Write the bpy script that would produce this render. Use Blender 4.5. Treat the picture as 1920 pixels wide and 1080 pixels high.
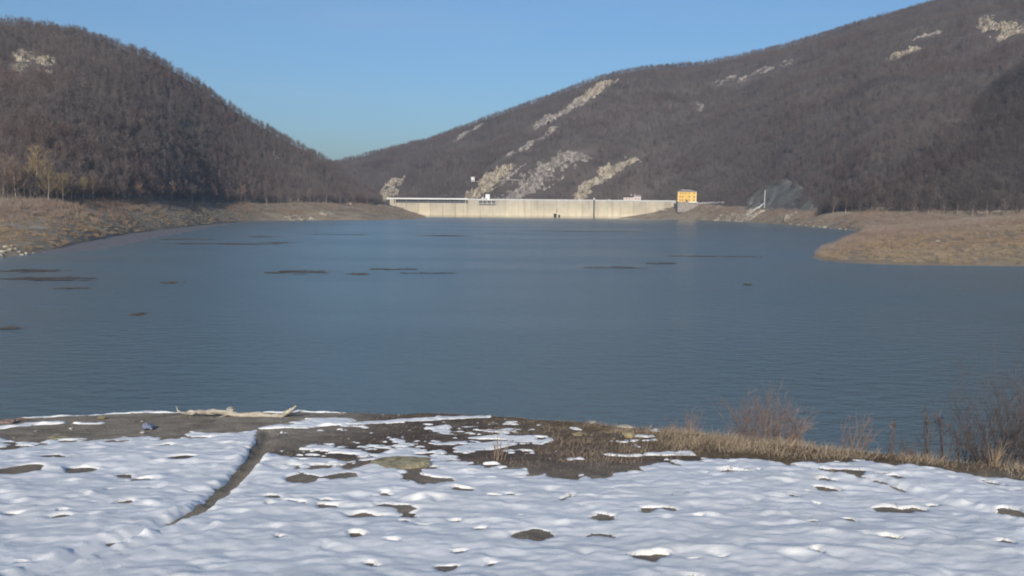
import bpy, math, random
import numpy as np
from mathutils import Matrix, Vector

# ------------------------------------------------------------------ camera, sky, sun, exposure
for o in list(bpy.data.objects):
    bpy.data.objects.remove(o, do_unlink=True)
SC = bpy.context.scene
COL = SC.collection
FPX, CZ = 1507.0, 12.0                       # focal length in photo pixels, eye height above the water
PITCH, ROLL = math.atan(151.0 / FPX), math.radians(0.5)
_f = np.array([0, math.cos(PITCH), -math.sin(PITCH)])
_r0, _u0 = np.array([1.0, 0, 0]), np.array([0, math.sin(PITCH), math.cos(PITCH)])
_r = _r0 * math.cos(ROLL) + _u0 * math.sin(ROLL)
_u = _u0 * math.cos(ROLL) - _r0 * math.sin(ROLL)
cam_d = bpy.data.cameras.new('camera')
cam = bpy.data.objects.new('camera', cam_d)
COL.objects.link(cam)
cam.matrix_world = Matrix(((_r[0], _u[0], -_f[0], 0), (_r[1], _u[1], -_f[1], 0), (_r[2], _u[2], -_f[2], CZ), (0, 0, 0, 1)))
cam_d.sensor_width = 36.0
cam_d.lens = FPX / 1920 * 36.0
cam_d.clip_start, cam_d.clip_end = 0.1, 9000
SC.camera = cam

SUN_EL, SUN_AZ = math.radians(25), math.radians(187)     # clockwise from +Y: behind the viewer, a little to the left
SDIR = Vector((math.sin(SUN_AZ) * math.cos(SUN_EL), math.cos(SUN_AZ) * math.cos(SUN_EL), math.sin(SUN_EL)))
W = bpy.data.worlds.new('World')
SC.world = W
W.use_nodes = True
wn = W.node_tree
for n in list(wn.nodes):
    wn.nodes.remove(n)
sky = wn.nodes.new('ShaderNodeTexSky')
sky.sky_type = 'NISHITA'
sky.sun_disc = False
sky.sun_elevation, sky.sun_rotation = SUN_EL, SUN_AZ
sky.altitude, sky.air_density, sky.dust_density, sky.ozone_density = 200, 1.35, 2.4, 8.5
bg = wn.nodes.new('ShaderNodeBackground')
bg.inputs['Strength'].default_value = 0.13
wo = wn.nodes.new('ShaderNodeOutputWorld')
tc = wn.nodes.new('ShaderNodeTexCoord'); mp = wn.nodes.new('ShaderNodeMapping'); tn = wn.nodes.new('ShaderNodeTexNoise')
mp.inputs['Scale'].default_value = (1.6, 1.6, 15.0); mp.inputs['Rotation'].default_value = (0, 0.06, 0.4)
tn.inputs['Scale'].default_value, tn.inputs['Detail'].default_value, tn.inputs['Roughness'].default_value = 1.3, 6, 0.6
rp = wn.nodes.new('ShaderNodeValToRGB'); rp.color_ramp.elements[0].position = 0.48; rp.color_ramp.elements[1].position = 0.78
rp.color_ramp.elements[1].color = (0.16, 0.16, 0.16, 1)
mxw = wn.nodes.new('ShaderNodeMix'); mxw.data_type = 'RGBA'; mxw.inputs[7].default_value = (3.4, 3.9, 4.4, 1)
wn.links.new(tc.outputs['Generated'], mp.inputs[0]); wn.links.new(mp.outputs[0], tn.inputs['Vector']); wn.links.new(tn.outputs['Fac'], rp.inputs[0])
wn.links.new(rp.outputs[0], mxw.inputs[0]); wn.links.new(sky.outputs[0], mxw.inputs[6])
wn.links.new(mxw.outputs[2], bg.inputs['Color'])
wn.links.new(bg.outputs[0], wo.inputs['Surface'])
sun_d = bpy.data.lights.new('sun', 'SUN')
sun_d.energy, sun_d.angle, sun_d.color = 4.2, math.radians(0.6), (1.0, 0.9, 0.76)
sun = bpy.data.objects.new('sun', sun_d)
COL.objects.link(sun)
sun.rotation_euler = SDIR.to_track_quat('Z', 'Y').to_euler()

SC.view_settings.view_transform = 'Standard'
SC.view_settings.look = 'None'
SC.view_settings.exposure = 0.0
SC.view_settings.gamma = 1.0
SC.view_settings.use_curve_mapping = False
cy = SC.cycles
cy.use_denoising = True
cy.filter_width = 1.9
cy.max_bounces, cy.diffuse_bounces, cy.glossy_bounces = 5, 2, 3
cy.transmission_bounces, cy.volume_bounces, cy.transparent_max_bounces = 2, 0, 8
cy.sample_clamp_indirect = 4.0
cy.caustics_reflective = cy.caustics_refractive = False
cy.use_adaptive_sampling = True
cy.adaptive_threshold = 0.015

rng = np.random.default_rng(7)
random.seed(7)

# ------------------------------------------------------------------ maths helpers
def ray(px, py):
    d = _f * FPX + _r * (px - 960) + _u * (540 - py)
    return d

def at(px, py, Y):
    d = ray(px, py)
    return np.array([d[0] / d[1] * Y, Y, CZ + d[2] / d[1] * Y])

def at_z(px, py, z=0.0):
    d = ray(px, py)
    t = (z - CZ) / d[2]
    return np.array([d[0] * t, d[1] * t, z])

def az(px):                                   # X / Y of the image column, taken at the horizon
    d = ray(px, 389 + (px - 960) * math.tan(ROLL))
    return d[0] / d[1]

def hash2(ix, iy, seed):
    h = (ix.astype(np.int64) * 374761393 + iy.astype(np.int64) * 668265263 + seed * 974634777) & 0xFFFFFFFF
    h = ((h ^ (h >> 13)) * 1274126177) & 0xFFFFFFFF
    h = (h ^ (h >> 16)) & 0xFFFFFFFF
    return h / 4294967295.0

def vnoise(x, y, seed=0):
    x = np.asarray(x, float); y = np.asarray(y, float)
    ix, iy = np.floor(x), np.floor(y)
    fx, fy = x - ix, y - iy
    fx = fx * fx * fx * (fx * (fx * 6 - 15) + 10)
    fy = fy * fy * fy * (fy * (fy * 6 - 15) + 10)
    ix = ix.astype(np.int64); iy = iy.astype(np.int64)
    a, b = hash2(ix, iy, seed), hash2(ix + 1, iy, seed)
    c, d = hash2(ix, iy + 1, seed), hash2(ix + 1, iy + 1, seed)
    return ((a * (1 - fx) + b * fx) * (1 - fy) + (c * (1 - fx) + d * fx) * fy) * 2 - 1

def fbm(x, y, octaves=4, seed=0, gain=0.5):
    s, amp, tot = 0, 1.0, 0
    for k in range(octaves):
        c, n = math.cos(0.6 * k + 0.3), math.sin(0.6 * k + 0.3)
        s = s + amp * vnoise((x * c - y * n) * 2 ** k + 17.3 * k, (x * n + y * c) * 2 ** k - 9.1 * k, seed + k)
        tot += amp
        amp *= gain
    return s / tot

def sstep(a, b, x):
    t = np.clip((x - a) / (b - a), 0, 1)
    return t * t * (3 - 2 * t)

def poly_dist(x, y, pts):
    """distance to a polyline and the arc fraction of the nearest point"""
    best = np.full(np.shape(x), 1e9); frac = np.zeros(np.shape(x))
    pts = np.array(pts, float)
    L = np.r_[0, np.cumsum(np.hypot(*np.diff(pts, axis=0).T))]
    for i in range(len(pts) - 1):
        p, q = pts[i], pts[i + 1]
        d = q - p
        t = np.clip(((x - p[0]) * d[0] + (y - p[1]) * d[1]) / (d @ d), 0, 1)
        dist = np.hypot(x - p[0] - t * d[0], y - p[1] - t * d[1])
        m = dist < best
        best = np.where(m, dist, best)
        frac = np.where(m, (L[i] + t * (L[i + 1] - L[i])) / L[-1], frac)
    return best, frac

# ------------------------------------------------------------------ mesh helpers
def mesh_np(name, V, Q=None, T=None, mats=(), smooth=False, mi=None, attrs=None):
    me = bpy.data.meshes.new(name)
    V = np.asarray(V, np.float32)
    Q = np.zeros((0, 4), np.int32) if Q is None else np.asarray(Q, np.int32).reshape(-1, 4)
    T = np.zeros((0, 3), np.int32) if T is None else np.asarray(T, np.int32).reshape(-1, 3)
    nq, nt = len(Q), len(T)
    me.vertices.add(len(V))
    me.vertices.foreach_set('co', V.ravel())
    me.loops.add(nq * 4 + nt * 3)
    me.loops.foreach_set('vertex_index', np.concatenate([Q.ravel(), T.ravel()]).astype(np.int32))
    me.polygons.add(nq + nt)
    me.polygons.foreach_set('loop_start', np.concatenate([np.arange(nq) * 4, nq * 4 + np.arange(nt) * 3]).astype(np.int32))
    if mi is not None:
        me.polygons.foreach_set('material_index', np.asarray(mi, np.int32))
    me.update(calc_edges=True)
    me.polygons.foreach_set('use_smooth', np.full(nq + nt, smooth, bool))
    for m in mats:
        me.materials.append(m)
    for k, (typ, arr) in (attrs or {}).items():
        at_ = me.attributes.new(k, typ, 'POINT')
        if typ == 'FLOAT_COLOR':
            at_.data.foreach_set('color', np.asarray(arr, np.float32).ravel())
        else:
            at_.data.foreach_set('value', np.asarray(arr, np.int32 if typ == 'INT' else np.float32).ravel())
    me.validate()
    return me

def link(name, data, parent=None, label=None, cat=None, group=None, kind=None, loc=None, rz=None):
    o = bpy.data.objects.new(name, data)
    COL.objects.link(o)
    if parent is not None:
        o.parent = parent
    if loc is not None:
        o.location = [float(v) for v in loc]
    if rz is not None:
        o.rotation_euler = (0, 0, rz)
    for k, v in (('label', label), ('category', cat), ('group', group), ('kind', kind)):
        if v:
            o[k] = v
    return o

def grid_faces(nr, nc):
    i = np.arange(nr * nc).reshape(nr, nc)
    return np.stack([i[:-1, :-1], i[:-1, 1:], i[1:, 1:], i[1:, :-1]], -1).reshape(-1, 4)

class MB:
    """collects boxes, prisms, tubes into one mesh"""
    def __init__(s):
        s.V, s.F = [], []
    def add(s, V, F):
        n = len(s.V)
        s.V += [tuple(v) for v in V]
        s.F += [tuple(i + n for i in f) for f in F]
        return s
    def box(s, c, size, rz=0.0):
        x, y, z = [v / 2 for v in size]
        ca, sa = math.cos(rz), math.sin(rz)
        V = []
        for dz in (-z, z):
            for dx, dy in ((-x, -y), (x, -y), (x, y), (-x, y)):
                V.append((c[0] + dx * ca - dy * sa, c[1] + dx * sa + dy * ca, c[2] + dz))
        return s.add(V, [(3, 2, 1, 0), (4, 5, 6, 7), (0, 1, 5, 4), (1, 2, 6, 5), (2, 3, 7, 6), (3, 0, 4, 7)])
    def hip(s, c, size, h, ov=0.4):
        x, y = size[0] / 2 + ov, size[1] / 2 + ov
        r = max(x - y, 0.05)
        V = [(-x, -y, 0), (x, -y, 0), (x, y, 0), (-x, y, 0), (-r, 0, h), (r, 0, h), (-x, -y, -.25), (x, -y, -.25), (x, y, -.25), (-x, y, -.25)]
        V = [(c[0] + a, c[1] + b, c[2] + d) for a, b, d in V]
        return s.add(V, [(0, 1, 5, 4), (1, 2, 5), (2, 3, 4, 5), (3, 0, 4), (9, 8, 7, 6), (0, 6, 7, 1), (1, 7, 8, 2), (2, 8, 9, 3), (3, 9, 6, 0)])
    def gable(s, c, size, h, ov=0.4):
        x, y = size[0] / 2 + ov, size[1] / 2 + ov
        V = [(-x, -y, 0), (x, -y, 0), (x, y, 0), (-x, y, 0), (-x, 0, h), (x, 0, h)]
        V = [(c[0] + a, c[1] + b, c[2] + d) for a, b, d in V]
        return s.add(V, [(0, 1, 5, 4), (2, 3, 4, 5), (1, 2, 5), (3, 0, 4), (3, 2, 1, 0)])
    def tube(s, pts, rad, n=5, cap=True):
        pts = [np.array(p, float) for p in pts]
        if not hasattr(rad, '__len__'):
            rad = [rad] * len(pts)
        V, F = [], []
        for i, p in enumerate(pts):
            t = pts[min(i + 1, len(pts) - 1)] - pts[max(i - 1, 0)]
            t = t / (np.linalg.norm(t) + 1e-9)
            a = np.cross(t, (0.31, 0.17, 0.93) if abs(t[2]) < .9 else (1, 0, 0)); a /= np.linalg.norm(a) + 1e-9
            b = np.cross(t, a)
            for k in range(n):
                w = 2 * math.pi * k / n
                V.append(p + (a * math.cos(w) + b * math.sin(w)) * rad[i])
        for i in range(len(pts) - 1):
            for k in range(n):
                k2 = (k + 1) % n
                F.append((i * n + k, i * n + k2, (i + 1) * n + k2, (i + 1) * n + k))
        if cap:
            F.append(tuple(range(n))[::-1]); F.append(tuple((len(pts) - 1) * n + k for k in range(n)))
        return s.add(V, F)
    def mesh(s, name, m, smooth=False):
        me = bpy.data.meshes.new(name)
        me.from_pydata([tuple(float(c) for c in v) for v in s.V], [], s.F)
        me.materials.append(m)
        if smooth:
            me.polygons.foreach_set('use_smooth', np.ones(len(me.polygons), bool))
        me.update()
        return me
    def part(s, name, m, parent=None, smooth=False, **kw):
        return link(name, s.mesh(name, m, smooth), parent, **kw)

# ------------------------------------------------------------------ materials
class Mat:
    def __init__(s, name, rough=0.85, spec=0.2):
        s.m = bpy.data.materials.new(name)
        s.m.use_nodes = True
        s.nt = s.m.node_tree
        s.b = s.nt.nodes['Principled BSDF']
        s.b.inputs['Roughness'].default_value = rough
        s.b.inputs['Specular IOR Level'].default_value = spec
    def n(s, t, **kw):
        nd = s.nt.nodes.new(t)
        for k, v in kw.items():
            setattr(nd, k, v)
        return nd
    def l(s, a, b):
        s.nt.links.new(a, b)
    def pos(s):
        return s.n('ShaderNodeNewGeometry').outputs['Position']
    def noise(s, scale, detail=4.0, vec=None, stretch=None, rough=0.55):
        t = s.n('ShaderNodeTexNoise')
        t.inputs['Scale'].default_value, t.inputs['Detail'].default_value, t.inputs['Roughness'].default_value = scale, detail, rough
        v = vec if vec is not None else s.pos()
        if stretch:
            mp = s.n('ShaderNodeMapping')
            mp.inputs['Scale'].default_value = stretch
            s.l(v, mp.inputs['Vector']); v = mp.outputs[0]
        s.l(v, t.inputs['Vector'])
        return t.outputs['Fac']
    def ramp(s, fac, stops):
        r = s.n('ShaderNodeValToRGB')
        el = r.color_ramp.elements
        while len(el) < len(stops):
            el.new(0.5)
        for e, (p, c) in zip(el, stops):
            e.position, e.color = p, (*c, 1) if len(c) == 3 else c
        s.l(fac, r.inputs['Fac'])
        return r.outputs['Color']
    def mix(s, fac, a, b, mode='MIX'):
        x = s.n('ShaderNodeMix', data_type='RGBA', blend_type=mode)
        for sock, v in ((x.inputs[0], fac), (x.inputs[6], a), (x.inputs[7], b)):
            if hasattr(v, 'links'):
                s.l(v, sock)
            else:
                sock.default_value = v if not hasattr(v, '__len__') else (*v, 1)
        return x.outputs[2]
    def attr(s, name):
        a = s.n('ShaderNodeAttribute')
        a.attribute_name = name
        return a.outputs['Color']
    def rnd(s):
        return s.n('ShaderNodeObjectInfo').outputs['Random']
    def color(s, c):
        if hasattr(c, 'links'):
            s.l(c, s.b.inputs['Base Color'])
        else:
            s.b.inputs['Base Color'].default_value = (*c, 1)
        return s
    def bump(s, fac, strength=0.5, dist=0.02):
        b = s.n('ShaderNodeBump')
        b.inputs['Strength'].default_value, b.inputs['Distance'].default_value = strength, dist
        s.l(fac, b.inputs['Height']); s.l(b.outputs[0], s.b.inputs['Normal'])
        return s

def plain(name, c, rough=0.8, var=0.25, scale=0.6, spec=0.2):
    M = Mat(name, rough, spec)
    lo = tuple(v * (1 - var) for v in c); hi = tuple(min(v * (1 + var), 0.95) for v in c)
    M.color(M.ramp(M.noise(scale, 5), [(0.3, lo), (0.7, hi)]))
    return M.m

def twig_mat(name, a, b, var=0.2, trunk=False):
    """bark and twigs: hue shifts between trees and from stand to stand"""
    M = Mat(name, 0.9, 0.1)
    mid_ = tuple((x + y) / 2 * k for x, y, k in zip(a, b, (1.1, .97, .93)))
    patch = M.ramp(M.noise(0.010, 5, rough=.65), [(0.33, a), (0.47, b), (0.58, mid_), (0.70, tuple(v * .85 for v in a))])
    r = M.ramp(M.rnd(), [(0.0, (1 - var,) * 3), (0.5, (1, 1, 1)), (1.0, (1 + var, 1 + var * .95, 1 + var * .85))])
    M.color(M.mix(1.0, patch, r, 'MULTIPLY'))
    return M.m

m_twig = twig_mat('forest_twigs', (0.118, 0.099, 0.099), (0.158, 0.134, 0.127))
m_fartwig = twig_mat('far_forest_twigs', (0.088, 0.074, 0.076), (0.145, 0.120, 0.112))
m_farbark = twig_mat('far_forest_bark', (0.125, 0.113, 0.108), (0.17, 0.152, 0.14))
m_bark = twig_mat('forest_bark', (0.155, 0.14, 0.133), (0.21, 0.187, 0.172))
m_palebark = twig_mat('pale_bark', (0.33, 0.29, 0.25), (0.42, 0.37, 0.31))
m_willow = twig_mat('willow_twigs', (0.26, 0.205, 0.11), (0.30, 0.235, 0.13), 0.2)
m_browntwig = twig_mat('brown_twigs', (0.19, 0.14, 0.11), (0.24, 0.18, 0.14), 0.25)
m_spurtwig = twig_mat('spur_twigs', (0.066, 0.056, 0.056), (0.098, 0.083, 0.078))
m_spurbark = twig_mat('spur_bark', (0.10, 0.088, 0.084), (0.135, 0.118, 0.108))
m_brush = twig_mat('brush_twigs', (0.21, 0.173, 0.145), (0.275, 0.228, 0.185))
m_straw = twig_mat('straw_tufts', (0.23, 0.185, 0.13), (0.30, 0.245, 0.17), 0.2)

def hill_mat(name, a, b):
    M = Mat(name, 0.95, 0.1)
    c = M.ramp(M.noise(0.03, 6), [(0.3, a), (0.7, b)])
    M.color(M.mix(M.noise(0.35, 4), c, (0.9, 0.9, 0.9), 'MULTIPLY'))
    M.bump(M.noise(0.5, 6), 0.6, 1.0)
    return M.m
m_litter_far = hill_mat('far_leaf_litter', (0.085, 0.070, 0.062), (0.135, 0.112, 0.096))
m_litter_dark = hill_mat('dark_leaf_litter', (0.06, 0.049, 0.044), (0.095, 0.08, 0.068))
m_litter = hill_mat('leaf_litter', (0.115, 0.092, 0.078), (0.175, 0.145, 0.12))

def shore_mat():
    M = Mat('drawdown_soil', 0.95, 0.1)
    g = M.ramp(M.noise(0.06, 6), [(0.32, (0.19, 0.152, 0.12)), (0.5, (0.28, 0.228, 0.16)), (0.7, (0.38, 0.32, 0.225))])
    band = M.noise(0.05, 6, stretch=(1, 1, 14))
    c = M.mix(M.ramp(band, [(0.55, (0, 0, 0)), (0.72, (1, 1, 1))]), g, (0.40, 0.36, 0.28))
    c = M.mix(M.ramp(M.noise(0.9, 5), [(0.35, (0.45, 0.45, 0.45)), (0.65, (0, 0, 0))]), c, (0.15, 0.12, 0.10))
    M.color(c)
    M.bump(M.noise(0.8, 6), 0.7, 0.5)
    return M.m
m_shore = shore_mat()

def rock_mat(name, a, b, c):
    M = Mat(name, 0.9, 0.15)
    k = M.ramp(M.noise(0.12, 8, rough=0.65), [(0.32, a), (0.5, b), (0.68, c)])
    crack = M.ramp(M.noise(0.5, 6, stretch=(1, 1, 0.35)), [(0.36, (0.35, 0.32, 0.30)), (0.5, (1, 1, 1))])
    M.color(M.mix(1.0, k, crack, 'MULTIPLY'))
    M.bump(M.noise(0.6, 8, rough=0.65), 0.9, 1.0)
    return M.m
m_rock_tan = rock_mat('tan_rock', (0.17, 0.145, 0.115), (0.34, 0.292, 0.222), (0.52, 0.455, 0.35))
m_rock_grey = rock_mat('grey_rock', (0.14, 0.122, 0.11), (0.26, 0.23, 0.205), (0.44, 0.395, 0.345))

def stone_mat(name, a, b):
    M = Mat(name, 0.85, 0.2)
    M.color(M.ramp(M.noise(9.0, 8, rough=0.72), [(0.3, tuple(v * .5 for v in a)), (0.46, a), (0.68, b)]))
    M.bump(M.noise(16, 8, rough=.7), 0.9, 0.05)
    return M.m
m_stone_pale = stone_mat('pale_stone', (0.40, 0.37, 0.30), (0.62, 0.58, 0.48))
m_stone_ochre = stone_mat('ochre_stone', (0.34, 0.275, 0.15), (0.55, 0.45, 0.27))
m_stone_slab = stone_mat('lichen_slab', (0.26, 0.23, 0.145), (0.47, 0.415, 0.275))
m_stone_red = stone_mat('reddish_stone', (0.27, 0.18, 0.145), (0.44, 0.33, 0.27))

# ------------------------------------------------------------------ the land: each sheet runs from under water over a bank to a ridge
class Sheet:
    def __init__(s, rows, seed, amp=6.0, shore_amp=0.8, canopy=7.0, pw=1.25, canopy_px=(-9e9, 9e9)):
        rows = sorted(rows)
        s.a = np.array([az(r[0]) for r in rows])
        s.S = np.array([r[1] for r in rows], float); s.T = np.array([r[2] for r in rows], float)
        s.zT = np.array([r[3] for r in rows], float); s.R = np.array([r[4] for r in rows], float)
        s.zR = np.array([at(r[0], r[5], r[4])[2] - (canopy if canopy_px[0] < r[0] < canopy_px[1] else 0) for r in rows])
        s.seed, s.amp, s.sa, s.pw = seed, amp, shore_amp, pw
        aa = np.linspace(s.a[0], s.a[-1], 900)
        ker = np.exp(-0.5 * (np.arange(-30, 31) / 9.0) ** 2); ker /= ker.sum()
        for k in ('S', 'T', 'zT', 'R', 'zR'):
            v = np.interp(aa, s.a, getattr(s, k))
            v = np.convolve(np.pad(v, 30, mode='reflect', reflect_type='odd'), ker, 'valid')
            setattr(s, k + '_', v)
        s.aa = aa
    def tab(s, a):
        return [np.interp(a, s.aa, getattr(s, k + '_')) for k in ('S', 'T', 'zT', 'R', 'zR')]
    def zay(s, a, Y):
        S, T, zT, R, zR = s.tab(a)
        x = a * Y
        u = (Y - S) / np.maximum(T - S, 1)
        z = np.where(u < 0, u * 6.0, zT * np.clip(u, 0, 1) ** 0.85)
        z = z + s.sa * fbm(x / 16, Y / 16, 4, s.seed) * np.clip(u, 0, 1) * np.clip(zT / 6, 0, 1)
        t = np.clip((Y - T) / np.maximum(R - T, 1), 0, 1)
        z = z + np.where(Y > T, (zR - zT) * (1 - (1 - t) ** s.pw), 0)
        gul = fbm((x + 0.6 * Y) / 110, (Y - 0.3 * x) / 260, 4, s.seed + 3)
        z = z + s.amp * gul * (4 * t * (1 - t)) ** 0.8 * np.clip((zR - zT) / 60, 0, 1)
        b = np.maximum(Y - R, 0)
        return z - 0.0016 * b * b - 0.1 * b
    def z(s, x, y):
        return s.zay(np.asarray(x) / np.asarray(y), np.asarray(y))
    def mesh(s, name, nc, n1, n2, n3, mats):
        a = np.linspace(s.a[0], s.a[-1], nc)
        S, T, zT, R, zR = s.tab(a)
        rows = []
        for k in np.linspace(-0.4, 0, 4, endpoint=False): rows.append(S + k * (T - S))
        for k in np.linspace(0, 1, n1, endpoint=False): rows.append(S + k * (T - S))
        for k in np.linspace(0, 1, n2, endpoint=False): rows.append(T + k * (R - T))
        for k in np.linspace(0, 220, n3): rows.append(R + k)
        Y = np.array(rows)
        A = np.broadcast_to(a, Y.shape)
        Z = s.zay(A, Y)
        V = np.stack([A * Y, Y, Z], -1).reshape(-1, 3)
        Q = grid_faces(*Y.shape)
        ri = np.arange(len(Q)) // (nc - 1)
        mi = (ri >= 4 + n1 + 1).astype(int)
        return mesh_np(name, V, Q, mats=mats, smooth=True, mi=mi)
    def hit(s, px, py):
        d = ray(px, py)
        a = d[0] / d[1]
        S, T, zT, R, zR = s.tab(a)
        Y = np.linspace(S - 5, R + 40, 4000)
        zz = s.zay(np.full_like(Y, a), Y)
        below = np.nonzero(zz > CZ + d[2] / d[1] * Y)[0]
        i = below[0] if len(below) else len(Y) - 200
        return np.array([a * Y[i], Y[i], zz[i]])

LEFT = Sheet([
    (-700, 140, 250, 12.5, 560, 90), (-300, 160, 285, 12.5, 590, 50),
    (0, 178, 292, 12.5, 640, 30), (50, 190, 300, 12.5, 648, 32), (100, 210, 312, 12.5, 658, 42), (130, 228, 328, 12.5, 664, 46), (170, 258, 350, 12.5, 675, 50),
    (240, 322, 390, 12.5, 700, 75), (300, 371, 440, 12.5, 740, 100), (350, 425, 500, 12.8, 780, 130), (400, 500, 575, 13, 820, 165),
    (450, 575, 640, 13.3, 860, 200), (500, 628, 690, 13.5, 900, 230), (550, 650, 720, 14, 935, 260), (600, 667, 745, 14, 960, 285),
    (630, 675, 765, 14, 975, 303), (660, 682, 790, 14, 985, 326), (690, 687, 820, 14, 995, 350), (705, 692, 850, 14, 1000, 364), (720, 700, 900, 14, 1003, 383),
    (740, 735, 940, 12.5, 1000, 386), (760, 770, 955, 8.5, 1000, 393), (780, 795, 962, 3.5, 1000, 402), (800, 830, 965, -0.5, 1000, 411), (815, 860, 965, -3, 1000, 416)],
    11, 7, 0.9, 7.0, 1.02, canopy_px=(-9e9, 715))
RIGHT = Sheet([
    (540, 1160, 1210, -5, 1760, 322), (635, 1100, 1150, -5, 1700, 298), (735, 1060, 1100, 0, 1650, 272), (800, 1040, 1070, 5, 1600, 258),
    (900, 1015, 1045, 12, 1560, 220), (1000, 1005, 1030, 14, 1530, 185), (1060, 1000, 1022, 14, 1510, 165), (1100, 994, 1020, 12, 1500, 148), (1145, 985, 1017, 10, 1490, 132),
    (1200, 960, 1012, 9, 1480, 122), (1270, 925, 985, 16, 1480, 117), (1300, 904, 948, 17.5, 1480, 115), (1340, 850, 905, 14, 1480, 108), (1430, 723, 790, 12, 1480, 90),
    (1500, 597, 690, 12, 1480, 70), (1590, 509, 600, 11.5, 1480, 47), (1620, 440, 560, 11, 1480, 39), (1745, 430, 520, 11, 1480, 0),
    (1920, 420, 500, 11, 1480, -60), (2500, 400, 480, 11, 1500, -260)], 23, 20, 1.2, 8.0)
SPUR = Sheet([
    (1515, 585, 610, 5, 640, 400), (1540, 575, 598, 9, 650, 380), (1580, 560, 585, 11, 665, 350), (1620, 545, 565, 11, 690, 315), (1700, 510, 530, 11, 710, 258),
    (1800, 490, 510, 11, 740, 195), (1920, 480, 500, 11, 780, 98), (2100, 470, 490, 11, 830, -30), (2500, 460, 480, 11, 920, -250)], 37, 4, 0.3, 7.0)

class Spit:
    """low grassy point in front of the wooded shore"""
    px = np.array([1525, 1545, 1575, 1620, 1700, 1800, 1920, 2100, 2500.])
    near = np.array([204, 192, 186, 182, 179, 179, 179, 181, 185.])
    back = np.array([208, 245, 295, 430, 470, 480, 480, 470, 460.])
    h = np.array([0.0, 0.5, 1.1, 2.0, 3.5, 6.0, 9.0, 10.4, 11.])
    def __init__(s):
        s.a = np.array([az(p) for p in s.px])
    def zay(s, a, Y):
        N, B, H = [np.interp(a, s.a, v) for v in (s.near, s.back, s.h)]
        u = (Y - N) / np.maximum(B - N, 1)
        z = np.where(u < 0, u * 5, H * np.clip(u * 2.6, 0, 1) ** 0.7 * np.where(a < s.a[3], sstep(1.0, 0.55, u), 1.0))
        z = np.where(u > 1, np.where(a < s.a[3], -(u - 1) * 6, H), z)
        return z + 0.35 * fbm(a * Y / 7, Y / 7, 4, 51) * np.clip(u * 6, 0, 1) * np.clip(H / 2, 0, 1) - 0.05
    def z(s, x, y):
        return s.zay(np.asarray(x) / np.asarray(y), np.asarray(y))
    def mesh(s):
        a = np.linspace(s.a[0] - 0.004, s.a[-1], 420)
        k = np.r_[np.linspace(-0.1, 0.5, 70), np.linspace(0.52, 1.15, 60)]
        N, B = [np.interp(a, s.a, v) for v in (s.near, s.back)]
        Y = N[None] + k[:, None] * (B - N)[None]
        A = np.broadcast_to(a, Y.shape)
        V = np.stack([A * Y, Y, s.zay(A, Y)], -1).reshape(-1, 3)
        return mesh_np('grassy_point', V, grid_faces(*Y.shape), mats=[m_grasspoint], smooth=True)
def grasspoint_mat():
    M = Mat('dry_meadow', 0.95, 0.1)
    c = M.ramp(M.noise(0.10, 6), [(0.3, (0.19, 0.15, 0.115)), (0.5, (0.26, 0.21, 0.145)), (0.7, (0.31, 0.255, 0.17))])
    c = M.mix(M.ramp(M.noise(0.7, 5), [(0.36, (0.45, 0.45, 0.45)), (0.6, (0, 0, 0))]), c, (0.17, 0.13, 0.105))
    M.color(c); M.bump(M.noise(1.5, 6), 0.8, 0.3)
    return M.m
m_grasspoint = grasspoint_mat()
SPIT = Spit()

link('hillside_left', LEFT.mesh('hillside_left', 420, 40, 120, 12, [m_shore, m_litter]), kind='structure', label='wooded brown hill rising over the left lakeshore')
link('hillside_far', RIGHT.mesh('hillside_far', 460, 30, 150, 12, [m_shore, m_litter_far]), kind='structure', label='long wooded ridge rising behind the dam and the yellow house')
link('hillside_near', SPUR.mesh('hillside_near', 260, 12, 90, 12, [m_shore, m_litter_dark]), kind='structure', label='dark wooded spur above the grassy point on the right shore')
link('shore_point', SPIT.mesh(), kind='structure', label='low tan grassy point reaching into the lake from the right')

MUDPX = np.array([60, 110, 170, 210, 250, 290, 340, 400, 450.])
U, Vv = np.meshgrid(np.linspace(0, 1, 140), np.linspace(0, 1, 30))
mpx = 60 + 390 * U
lo_, hi_ = np.interp(mpx, MUDPX, [480, 476, 473, 466, 458, 449, 438, 427, 420]), np.interp(mpx, MUDPX, [466, 456, 446, 441, 436, 430, 424, 417, 413])
mpy = lo_ + (hi_ - lo_) * Vv
P3 = np.array([at_z(a_, b_, 0) for a_, b_ in zip(mpx.ravel(), mpy.ravel())])
mz = 0.10 + 0.22 * fbm(P3[:, 0] / 6, P3[:, 1] / 14, 4, 88, .6) - 0.35 * np.clip(1 - Vv.ravel() * 4, 0, 1) ** 2 - .3 * np.clip(np.abs(U.ravel() - .5) * 2 - .85, 0, 1) * 6
P3[:, 2] = mz
m_mudflat = Mat('wet_mud', 0.45, 0.4); m_mudflat.color(m_mudflat.ramp(m_mudflat.noise(0.3, 6), [(0.35, (0.12, 0.106, 0.096)), (0.7, (0.19, 0.168, 0.148))])); m_mudflat = m_mudflat.m
link('mud_flat', mesh_np('mud_flat', P3, grid_faces(30, 140), mats=[m_mudflat], smooth=True), kind='structure', label='low wet grey-brown mud flat along the left shore')

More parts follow.
